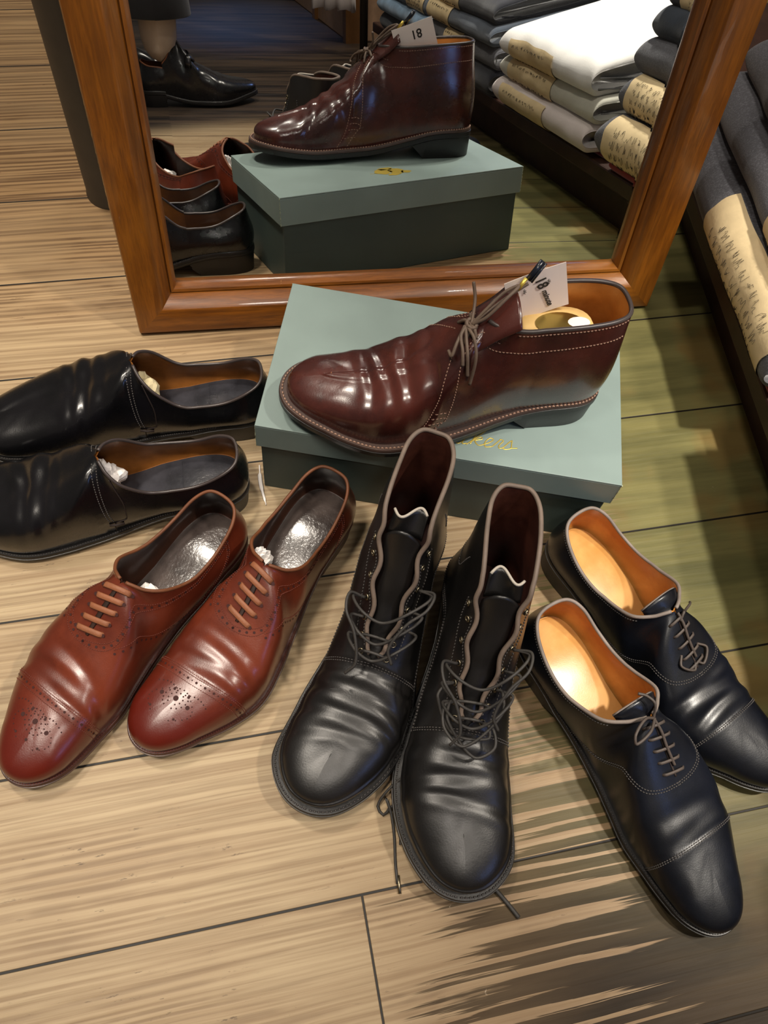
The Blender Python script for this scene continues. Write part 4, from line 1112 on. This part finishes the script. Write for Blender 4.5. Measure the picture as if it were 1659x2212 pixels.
crumple('crumpled_paper', 'crumpled white paper poking from the throat of the right tan brogue', BGR, (.116, -.013, .062), .0115, 8, M['paper_white'], 1, .8, 1.6)

# ====================================================================== shelf and folded clothes on the right
SY = math.radians(102)
sdir = Vector((math.cos(SY), math.sin(SY), 0)); sin_ = Vector((math.sin(SY), -math.cos(SY), 0))   # into the shelf
SH = Matrix((sdir, sin_, Vector((0, 0, 1)))).transposed().to_4x4(); SH.translation = Vector((.36, .6, 0))
shelf = empty('low_shelf', 'dark wooden low shelf along the right side carrying folded trousers', 'shelf'); shelf.matrix_world = SH
g = Geo(); g.box(-1.35, .75, .012, .60, .062, .085); g.build('top_board', M['dark_wood'], shelf, bevel=.003, smooth=False)
g = Geo(); g.box(-1.33, .73, .045, .58, .0, .062); g.build('plinth', M['dark_wood'], shelf, smooth=False)

def folded(label, s0, s1, z0, z1, mat, d0=0.0, depth=.33, seed=1, tagspec=None, group=None, tilt=0.0, sag=0.0, lobes=2, name='folded_trousers', skew=0.0, rise=(0, 0)):
    """one folded garment; s along the shelf, front edge at d0 (overhang negative), thickness z0..z1"""
    root = empty(name, label, 'folded clothes', group=group); root.matrix_world = SH @ Matrix.Translation(((s0 + s1) / 2, d0, z0)) @ Matrix.Rotation(skew, 4, 'Z')
    nz = rnd_noise(seed); W = (s1 - s0) / 2; T = z1 - z0; nS = 60; K = 72
    def surf(f, a, inf=0.0):
        # f -1..1 along the shelf, a profile angle; returns point
        R_ = T / 2; an = (a % (2 * math.pi)) / math.pi
        fr = 1 - max(0, abs(f) - .93) / .07
        rnd_ = math.sqrt(max(0, 1 - (1 - fr) ** 2)) if fr < 1 else 1
        if .62 <= an <= 1.38: th2 = math.pi * (.5 + (an - .62) / .76); ca, sa = math.cos(th2), math.sin(th2); y = R_ + R_ * ca
        elif .38 < an < .62: ca, sa = 0.0, 1.0; y = R_ + (depth - 2 * R_) * (.62 - an) / .24
        elif 1.38 < an < 1.62: ca, sa = 0.0, -1.0; y = R_ + (depth - 2 * R_) * (an - 1.38) / .24
        else: th2 = math.pi * ((an if an < 1 else an - 2) / .38 * .5); ca, sa = math.cos(th2), math.sin(th2); y = depth - R_ + R_ * ca
        px, pz = ca, sa
        zz = T / 2 + pz * T / 2 * (.55 + .45 * rnd_)
        # front edge thickness profile: rounded fold, slight waist between layers
        if ca < 0:
            y += .35 * T * (1 - abs(pz) ** 2) * 0
        p = np.array([f * W, y, zz])
        w1 = nz(p + [seed, 0, 0], 16); w2 = nz(p + [0, seed, 0], 50)
        front = max(0, 1 - y / .06)
        y += (.008 * w1 + .003 * w2) * front
        zz += (.0016 * w1 + .0010 * w2) * pz * (1 if T > .02 else .4) * (1 + front) - sag * (max(0, -px)) ** 3
        xx = f * W + .006 * nz(p, 20) * (1 if abs(f) > .8 else .2) + tilt * (zz)
        zz += y * (rise[0] + (rise[1] - rise[0]) * min(max(zz / T, 0), 1))
        q = np.array([xx, y, zz])
        if inf: q = q + np.array([0, ca, sa]) * inf
        return q
    for L_ in range(1):
        vs = []; fs = []
        for i in range(nS + 1):
            f = math.sin((i / nS * 2 - 1) * math.pi / 2)
            for j in range(K): vs.append(surf(f, 6.28318 * j / K))
        for i in range(nS):
            for j in range(K): fs.append((i * K + j, (i + 1) * K + j, (i + 1) * K + (j + 1) % K, i * K + (j + 1) % K))
        fs += [tuple(range(K))[::-1], tuple(nS * K + j for j in range(K))]
        mesh('cloth', vs, fs, mat, root)
    # inner folded layers shown at the ends
    for e in (-1, 1):
        g = Geo()
        for l in range(1, lobes):
            z = T * l / lobes
            g.tube([(e * (W - .001), y_, z + .002 * nz(np.array([y_, z, e]), 30)) for y_ in np.linspace(.014, depth - .03, 16)], .0011, 6)
        if lobes > 1: g.build('fold_line', M['f_dark'] if mat not in (M['f_white'], M['f_off']) else M['f_lgrey'], root)
    if tagspec:
        fa, fb, ahi, alo, ragged = tagspec     # along range, angular range on the front (top -> bottom)
        vs = []; fs = []; a_, b_ = 30, 22
        for i in range(a_ + 1):
            f = fa + (fb - fa) * i / a_
            for j in range(b_ + 1):
                an = ahi + (alo - ahi) * j / b_
                ff = f + ragged * .03 * nz(np.array([j * .2, i * .0, seed]), 3)
                vs.append(surf(ff, an, .0018 + .0006 * nz(np.array([f * 3, an, 0]), 3)))
        for i in range(a_):
            for j in range(b_): fs.append((i * (b_ + 1) + j, (i + 1) * (b_ + 1) + j, (i + 1) * (b_ + 1) + j + 1, i * (b_ + 1) + j + 1))
        tg_ = mesh('paper_label', vs, fs, M['kraft'], root)
        # handwriting: scribbled lines
        g = Geo(); rr = random.Random(seed)
        span = abs(alo - ahi)
        rows = 2 if span < 1.8 else 5
        for r_ in range(rows):
            an0 = ahi + (alo - ahi) * (.25 + .55 * r_ / max(1, rows - 1))
            f = fa + (fb - fa) * .10
            while f < fa + (fb - fa) * .85:
                wl = rr.uniform(.02, .07); pts = []
                for k in range(9):
                    ff = f + wl * k / 8; pts.append(surf(ff, an0 + rr.uniform(-.06, .06) * span, .0030))
                g.tube(smooth_path(pts, 24), .00022, 4); f += wl + rr.uniform(.015, .04)
        g.build('handwriting', M['ink'], tg_)
    return root
PI = math.pi
GA = 'folded trousers in the grey stack beside the mirror'; GB = 'folded white trousers in the stack nearer the viewer'; GC = 'folded dark clothes in the third stack'
# stack A (next to the mirror): s 0..0.40
folded('bright red folded cloth at the bottom of the grey stack beside the mirror', -.030, .36, .085, .100, M['felt_red'], .010, depth=.20, rise=(0, 0), seed=51, lobes=1, name='folded_cloth')
folded('dark grey folded trousers with wide handwritten kraft label, lowest pair by the mirror', -.035, .36, .099, .158, M['f_grey'], -.014, rise=(0, 0.07), seed=52, tagspec=(-.90, .18, PI * .66, PI * 1.5, 1.0))
folded('dark grey folded trousers with narrow rolled label, second pair up by the mirror', -.040, .36, .158, .204, M['f_grey'], .010, rise=(0.07, 0.13), seed=53, tagspec=(-.92, -.15, PI * .62, PI * 1.35, .6))
folded('charcoal flannel folded trousers in the middle of the grey stack by the mirror', -.044, .35, .204, .247, M['f_grey'], .026, rise=(0.13, 0.18), seed=54)
folded('navy denim folded jeans in the grey stack by the mirror', -.038, .35, .247, .283, M['f_navy'], .038, rise=(0.18, 0.22), seed=55)
folded('black folded trousers with a kraft label above the navy jeans', -.028, .34, .283, .308, M['f_dark'], .050, rise=(0.22, 0.25), seed=56, tagspec=(-.86, .2, PI * .72, PI * 1.3, .5))
folded('light grey folded trousers on top of the grey stack by the mirror', -.036, .35, .308, .345, M['f_lgrey'], .050, rise=(0.25, 0.28), seed=57)
# stack B: s -0.42..-0.02
folded('thin dark red folded cloth under the white trousers', -.40, -.07, .085, .094, M['felt_red'], .03, depth=.20, seed=60, lobes=1, name='folded_cloth')
folded('white folded trousers with a blank kraft label, lowest of the white stack', -.430, -.078, .093, .132, M['f_pink'], -.012, rise=(0, 0.07), seed=61, tagspec=(-.80, .22, PI * .80, PI * 1.35, .3), lobes=3)
folded('off-white folded trousers with a handwritten label, middle of the white stack', -.425, -.073, .131, .166, M['f_off'], -.004, rise=(0.07, 0.14), seed=62, tagspec=(-.78, .18, PI * .74, PI * 1.25, .3))
folded('bright white folded trousers with a handwritten label, top of the white stack', -.415, -.083, .165, .206, M['f_white'], -.010, rise=(0.14, 0.24), seed=63, tagspec=(-.76, .22, PI * .86, PI * 1.30, .3), lobes=3)
# stack C: s -0.86..-0.45
folded('black folded jersey at the bottom of the dark stack past the white trousers', -.85, -.470, .085, .130, M['f_dark'], -.006, rise=(0, 0.07), seed=71)
folded('heathered grey folded trousers, second from the bottom of the dark stack', -.84, -.465, .129, .165, M['f_grey'], -.002, rise=(0.07, 0.13), seed=72, tagspec=(-.4, .1, PI * .74, PI * 1.25, .3))
folded('grey folded trousers with a kraft label in the dark stack', -.85, -.470, .164, .196, M['f_slate'], -.008, rise=(0.13, 0.19), seed=73, tagspec=(-.95, -.2, PI * .70, PI * 1.25, .3))
folded('dark charcoal folded cloth with a torn kraft label at the top of the dark stack', -.84, -.48, .195, .232, M['f_dark'], 0.0, rise=(0.19, 0.26), seed=74, tagspec=(-.7, .0, PI * .70, PI * 1.2, .3))
# stack D
folded('slate folded jeans below the light blue ones in the farthest stack', -1.24, -.86, .085, .125, M['f_navy'], 0.0, rise=(0, 0.05), seed=81, tagspec=(.3, .95, PI * .6, PI * 1.3, .5))
folded('light blue folded jeans in the farthest stack', -1.24, -.86, .124, .160, M['f_blue'], -.006, rise=(0.05, 0.1), seed=82)
folded('faded blue folded jeans on top of the farthest stack', -1.23, -.87, .159, .195, M['f_slate'], 0.0, rise=(0.1, 0.15), seed=83, tagspec=(.2, .9, PI * .6, PI * 1.2, .5))

# ====================================================================== seen only in the mirror
# wooden cabinet beyond the shelf
cab = empty('wooden_cabinet', 'light brown wooden cabinet with drawers seen far back in the mirror', 'cabinet'); cab.matrix_world = SH
M['cab_wood'] = plain('light_cabinet_wood', lin(150, 118, 92), .5, var=.2, bump=.2)
M['cab_wood2'] = plain('cabinet_post_wood', lin(110, 72, 36), .45, var=.2)
g = Geo(); g.box(-2.6, -1.58, .0, .5, .0, .55); g.build('carcass', M['cab_wood'], cab, smooth=False, bevel=.004)
g = Geo(); g.box(-1.60, -1.56, -.012, .03, .0, .60); g.build('corner_post', M['cab_wood2'], cab, smooth=False)
g = Geo(); g.box(-2.05, -2.01, -.012, .0, .0, .60); g.build('corner_post', M['cab_wood2'], cab, smooth=False)
for k in range(2):
    g = Geo(); g.box(-2.55 + k * .5, -2.10 + k * .5, -.010, .0, .28, .50); d_ = g.build('drawer', M['cab_wood'], cab, smooth=False, bevel=.003)
    g = Geo(); g.tube([(-2.33 + k * .5, -.012, .39), (-2.33 + k * .5, -.03, .39)], .010, 10); g.build('knob', M['brass'], d_)
# clothes rail upright standing in front of the shelf end
g = Geo(); g.tube([(.628, -.722, 0), (.628, -.722, 1.3)], .011, 12); 
tag(g.build('rail_upright', M['post']), 'thin dark metal upright of a clothes rail beside the farthest jeans stack in the mirror', 'rail')
# loose garments hanging at the far end
def hanging(label, loc, yaw, w, h, mat, seed):
    nz = rnd_noise(seed); vs = []; fs = []; a, b = 24, 20
    for i in range(a + 1):
        for j in range(b + 1):
            x = (i / a - .5) * w; z = j / b * h + (.02 * nz(np.array([i * .4, 0, seed]), 2) if j == 0 else 0)
            vs.append((x, .018 * math.sin(x / w * 18 + seed) + .01 * nz(np.array([x, z, 0]), 12), z))
    for i in range(a):
        for j in range(b): fs.append((i * (b + 1) + j, (i + 1) * (b + 1) + j, (i + 1) * (b + 1) + j + 1, i * (b + 1) + j + 1))
    o = mesh('hanging_garment', vs, fs, mat); md = o.modifiers.new('s', 'SOLIDIFY'); md.thickness = .004
    o.location = loc; o.rotation_euler = (0, 0, yaw); return tag(o, label, 'garment')
hanging('pale grey-pink garment hanging low beside the rail upright in the mirror', (.60, -.84, .10), math.radians(75), .16, .8, M['f_pink'], 4)
hanging('brown dark garment hanging behind the rail upright in the mirror', (.66, -.94, .3), math.radians(20), .10, .6, M['dark_wood'], 6)

# ---- person standing behind the viewpoint (only feet and trouser hems show in the mirror)
per = empty('person', 'person in dark trousers and black leather loafers, feet reflected at the left of the mirror', 'person', (0, 0, 0), 0)
def skin_body(name, pts, edges, radii, mat, root_i=0, sub=2, parent=per):
    me = bpy.data.meshes.new(name); me.from_pydata(pts, edges, []); me.update()
    o = bpy.data.objects.new(name, me); COL.objects.link(o); o.parent = parent
    md = o.modifiers.new('skin', 'SKIN'); md.use_smooth_shade = True
    sv = me.skin_vertices[0].data
    for i, r in enumerate(radii): sv[i].radius = (r, r) if np.isscalar(r) else r
    for i in range(len(pts)): sv[i].use_root = (i == root_i)
    s_ = o.modifiers.new('sub', 'SUBSURF'); s_.levels = sub; s_.render_levels = sub
    me.materials.append(mat); return o
F1 = Vector((-.085, -.415, 0)); F2 = Vector((-.20, -.62, 0))       # heels of both feet
def leg_tube(F, yaw, hip):
    d = Vector((math.cos(yaw), math.sin(yaw), 0))
    return [F + d * .045 + Vector((0, 0, .155)), F + d * .050 + Vector((0, 0, .30)), F + d * .06 + Vector((0, 0, .50)), (F + d * .05 + hip) / 2 + Vector((0, 0, .30)), hip]
Y1, Y2 = math.radians(12), math.radians(-8)
# trousers: one lofted garment of two legs and a seat
HC = Vector((-.10, -.545, .93))
def loft(rings, name, mat, parent, close=False):
    vs = []; fs = []; K = len(rings[0])
    for r in rings: vs += [tuple(p) for p in r]
    for i in range(len(rings) - 1):
        for j in range(K): fs.append((i * K + j, i * K + (j + 1) % K, (i + 1) * K + (j + 1) % K, (i + 1) * K + j))
    if close: fs += [tuple(range(K))[::-1], tuple((len(rings) - 1) * K + j for j in range(K))]
    return mesh(name, vs, fs, mat, parent)
def ringc(c, rx, ry, yaw=0, K=28):
    return [Vector((c[0] + rx * math.cos(a) * math.cos(yaw) - ry * math.sin(a) * math.sin(yaw), c[1] + rx * math.cos(a) * math.sin(yaw) + ry * math.sin(a) * math.cos(yaw), c[2])) for a in [6.28318 * i / K for i in range(K)]]
def add_leg(F, yaw, hip, z0):
    d = Vector((math.cos(yaw), math.sin(yaw), 0)); rings = []
    a = F + d * .060
    for z, rx, ry in ((z0, .086, .074), (z0 + .002, .089, .077), (.30, .088, .078), (.50, .092, .082), (.70, .105, .095), (.86, .115, .108), (.97, .105, .09)):
        f = max(0, (z - .2) / .75); c = a.lerp(hip, min(1, f)); rings.append(ringc((c.x, c.y, z), rx, ry, yaw))
    rings = [ringc((a.x, a.y, z0 + .03), .080, .068, yaw)] + rings
    return loft(rings, 'trouser_leg', M['trouser'], per)
h1 = Vector((-.08, -.46, .9)); h2 = Vector((-.12, -.62, .9))
add_leg(F1, Y1, h1, .165); add_leg(F2, Y2, h2, .165)
# body: legs, torso, arms, head in one skin
hc = Vector((-.09, -.54, 0))
pts = [(hc.x, hc.y, .95), (hc.x, hc.y, 1.10), (hc.x + .01, hc.y, 1.25), (hc.x, hc.y, 1.40), (hc.x, hc.y, 1.49), (hc.x + .01, hc.y, 1.58), (hc.x + .02, hc.y, 1.66),
       (h1.x, h1.y, .88), (F1.x + .055, F1.y - .005, .50), (F1.x + .065, F1.y + .014, .17), (F1.x + .060, F1.y + .012, .07), (h2.x, h2.y, .88), (F2.x + .055, F2.y, .50), (F2.x + .065, F2.y, .17), (F2.x + .060, F2.y, .07),
       (hc.x, hc.y + .18, 1.42), (hc.x - .02, hc.y + .23, 1.16), (hc.x + .05, hc.y + .22, .93), (hc.x + .08, hc.y + .215, .85),
       (hc.x, hc.y - .18, 1.42), (hc.x - .02, hc.y - .23, 1.16), (hc.x + .05, hc.y - .22, .93), (hc.x + .08, hc.y - .215, .85)]
edges = [(0, 1), (1, 2), (2, 3), (3, 4), (4, 5), (5, 6), (0, 7), (7, 8), (8, 9), (9, 10), (0, 11), (11, 12), (12, 13), (13, 14), (3, 15), (15, 16), (16, 17), (17, 18), (3, 19), (19, 20), (20, 21), (21, 22)]
radii = [(.11, .13), (.10, .11), (.10, .12), (.09, .12), .052, (.085, .075), (.085, .075), .075, .048, .056, .056, .075, .048, .056, .056, .042, .040, .030, .026, .042, .040, .030, .026]
skin_body('body', pts, edges, radii, M['skin'])
# jacket over the torso
rings = [ringc((hc.x, hc.y, z), rx, ry) for z, rx, ry in ((.84, .15, .19), (.95, .155, .195), (1.10, .14, .18), (1.25, .145, .19), (1.36, .145, .225), (1.43, .135, .222), (1.47, .11, .17), (1.50, .075, .08))]
loft(rings, 'jacket', M['jacket'], per)
for sd in (1, -1):
    rings = []
    for (a, b, c_, r) in ((hc.x, hc.y + sd * .15, 1.475, .03), (hc.x, hc.y + sd * .17, 1.44, .06), (hc.x - .01, hc.y + sd * .21, 1.30, .062), (hc.x - .02, hc.y + sd * .23, 1.16, .056), (hc.x + .02, hc.y + sd * .225, 1.03, .050), (hc.x + .05, hc.y + sd * .22, .93, .045)):
        rings.append(ringc((a, b, c_), r, r))
    loft(rings, 'sleeve', M['jacket'], per)
    for k in range(5):   # fingers
        bx_, by_ = hc.x + .075 + (.012 if k == 4 else 0), hc.y + sd * .215
        off = (k - 1.5) * .017 if k < 4 else .030; ln = (.070, .078, .072, .058, .050)[k]
        g = Geo(); g.tube(smooth_path([(bx_ + off, by_, .87 if k == 4 else .84), (bx_ + off + (.012 if k == 4 else 0), by_ - sd * .004, .84 - ln * .5), (bx_ + off + (.010 if k == 4 else .004), by_ - sd * .016, .845 - ln)], 10), [.009] * 6 + [.0085, .008, .0075, .005], 8)
        g.build('finger', M['face'], per)
    rings = [ringc((hc.x + .07 + dx, hc.y + sd * .217, z), rx, ry) for z, rx, ry, dx in ((.93, .026, .022, -.01), (.90, .032, .018, 0), (.86, .040, .015, .005), (.82, .038, .013, .008))]
    loft(rings, 'hand', M['face'], per, True)
rings = [ringc((hc.x + .03, hc.y, z), rx, ry) for z, rx, ry in ((1.50, .055, .055), (1.55, .06, .056), (1.58, .085, .062), (1.62, .098, .072), (1.68, .104, .078), (1.73, .095, .072), (1.76, .06, .045), (1.77, .01, .01))]
loft(rings, 'head', M['face'], per, True)
rings = [ringc((hc.x + .015, hc.y, z), rx, ry) for z, rx, ry in ((1.62, .092, .080), (1.68, .100, .087), (1.73, .100, .084), (1.775, .072, .056), (1.788, .01, .01))]
loft(rings, 'hair', M['hair'], per)
g = Geo(); g.tube([(hc.x + .128, hc.y, 1.665), (hc.x + .148, hc.y, 1.635), (hc.x + .130, hc.y, 1.625)], [.008, .012, .006], 8); g.build('nose', M['face'], per)
g = Geo(); g.tube([(hc.x + .118, hc.y - .024, 1.600), (hc.x + .127, hc.y, 1.600), (hc.x + .118, hc.y + .024, 1.600)], [.003, .006, .003], 8); g.build('mouth', plain('lips', lin(170, 96, 88), .5), per)
for sd in (1, -1):
    g = Geo(); g.tube([(hc.x + .112, hc.y + sd * .026, 1.668), (hc.x + .120, hc.y + sd * .032, 1.668)], .007, 8); g.build('eye', M['ink'], per)
    g = Geo(); g.tube([(hc.x + .02, hc.y + sd * .078, 1.69), (hc.x + .028, hc.y + sd * .086, 1.66), (hc.x + .024, hc.y + sd * .078, 1.63)], [.006, .009, .005], 8); g.build('ear', M['face'], per)
# their shoes, worn, so children of the person
def worn_shoe(F, yaw, foot, seed):
    S = make_shoe(dict(name='loafer', label='x', cat='x', foot=foot, seed=seed, x=F.x, y=F.y, yaw=math.degrees(yaw), L=.272, top=low_top(.084, .074, .40, .122, 1.1, .092), uthr=6.5,
        mat=M['black'], lin=M['lining_brown'], rim=M['edge_tan'], sole=M['sole_black'], welt=.004, sole_t=.007, creases=[(.68, .02, .02, .018, .001)]))
    for k in ('label', 'category'): 
        if k in S.root.keys(): del S.root[k]
    # collapse to one level: part 'loafer' holding its meshes
    S.root.parent = per
    g = Geo(); P, N = S.path([(-.55, .47), (-.3, .50), (0, .51), (.3, .50), (.55, .47)], 30, .001); g.tube(P + N * .001, .007, 8, flat=.3, up=N); g.build('strap', M['black'], S.root)
worn_shoe(F1, Y1, 1, 91); worn_shoe(F2, Y2, -1, 92)

# ---- tag printing
def tag_print():
    C_, ax, ay, nz_ = TAGM
    def put(body, size, cx, cy, rot, shear=0.0, near=True):
        X, Y, Z = (ax, -ay, -nz_) if near else (ax, ay, nz_)
        m = Matrix((X, Y, Z)).transposed().to_4x4()
        m.translation = C_ + ax * cx + ay * cy + (nz_ * -.0002 if near else nz_ * .0014)
        return text_mesh('printing', body, size, M['ink'], card, m @ Matrix.Rotation(rot, 4, 'Z'), shear, .00005, .0002)
    return put
put = tag_print()
put('18', .013, -.001, -.017, math.radians(-78), .1)
put('minute', .007, .004, -.002, math.radians(-78), .3)
put('18', .014, -.004, -.016, 0, near=False)
def flourish(cx, cy):
    C_, ax, ay, nz_ = TAGM
    for a in (-.9, -.3, .3, .9):
        g = Geo(); d = ax * math.cos(a) * .0032 + ay * math.sin(a) * .0032; c = C_ + ax * cx + ay * cy - nz_ * .0003
        g.tube([c + d * .4, c + d], .0003, 5); g.build('printing', M['ink'], card)
flourish(.009, -.010); flourish(-.012, -.008)
# sliver of white paper on the floor by the box
g = Geo(); g.tube(smooth_path([(-.1395, .4300, .001), (-.1330, .4080, .0025), (-.1215, .3840, .001)], 16), [.0008] * 4 + [.0022] * 6 + [.0014] * 4 + [.0005] * 2, 6, flat=.3, up=np.array([0, 0, 1.]))
tag(g.build('paper_sliver', M['paper_white']), 'thin white sliver of paper on the floor by the left corner of the green box', 'paper')
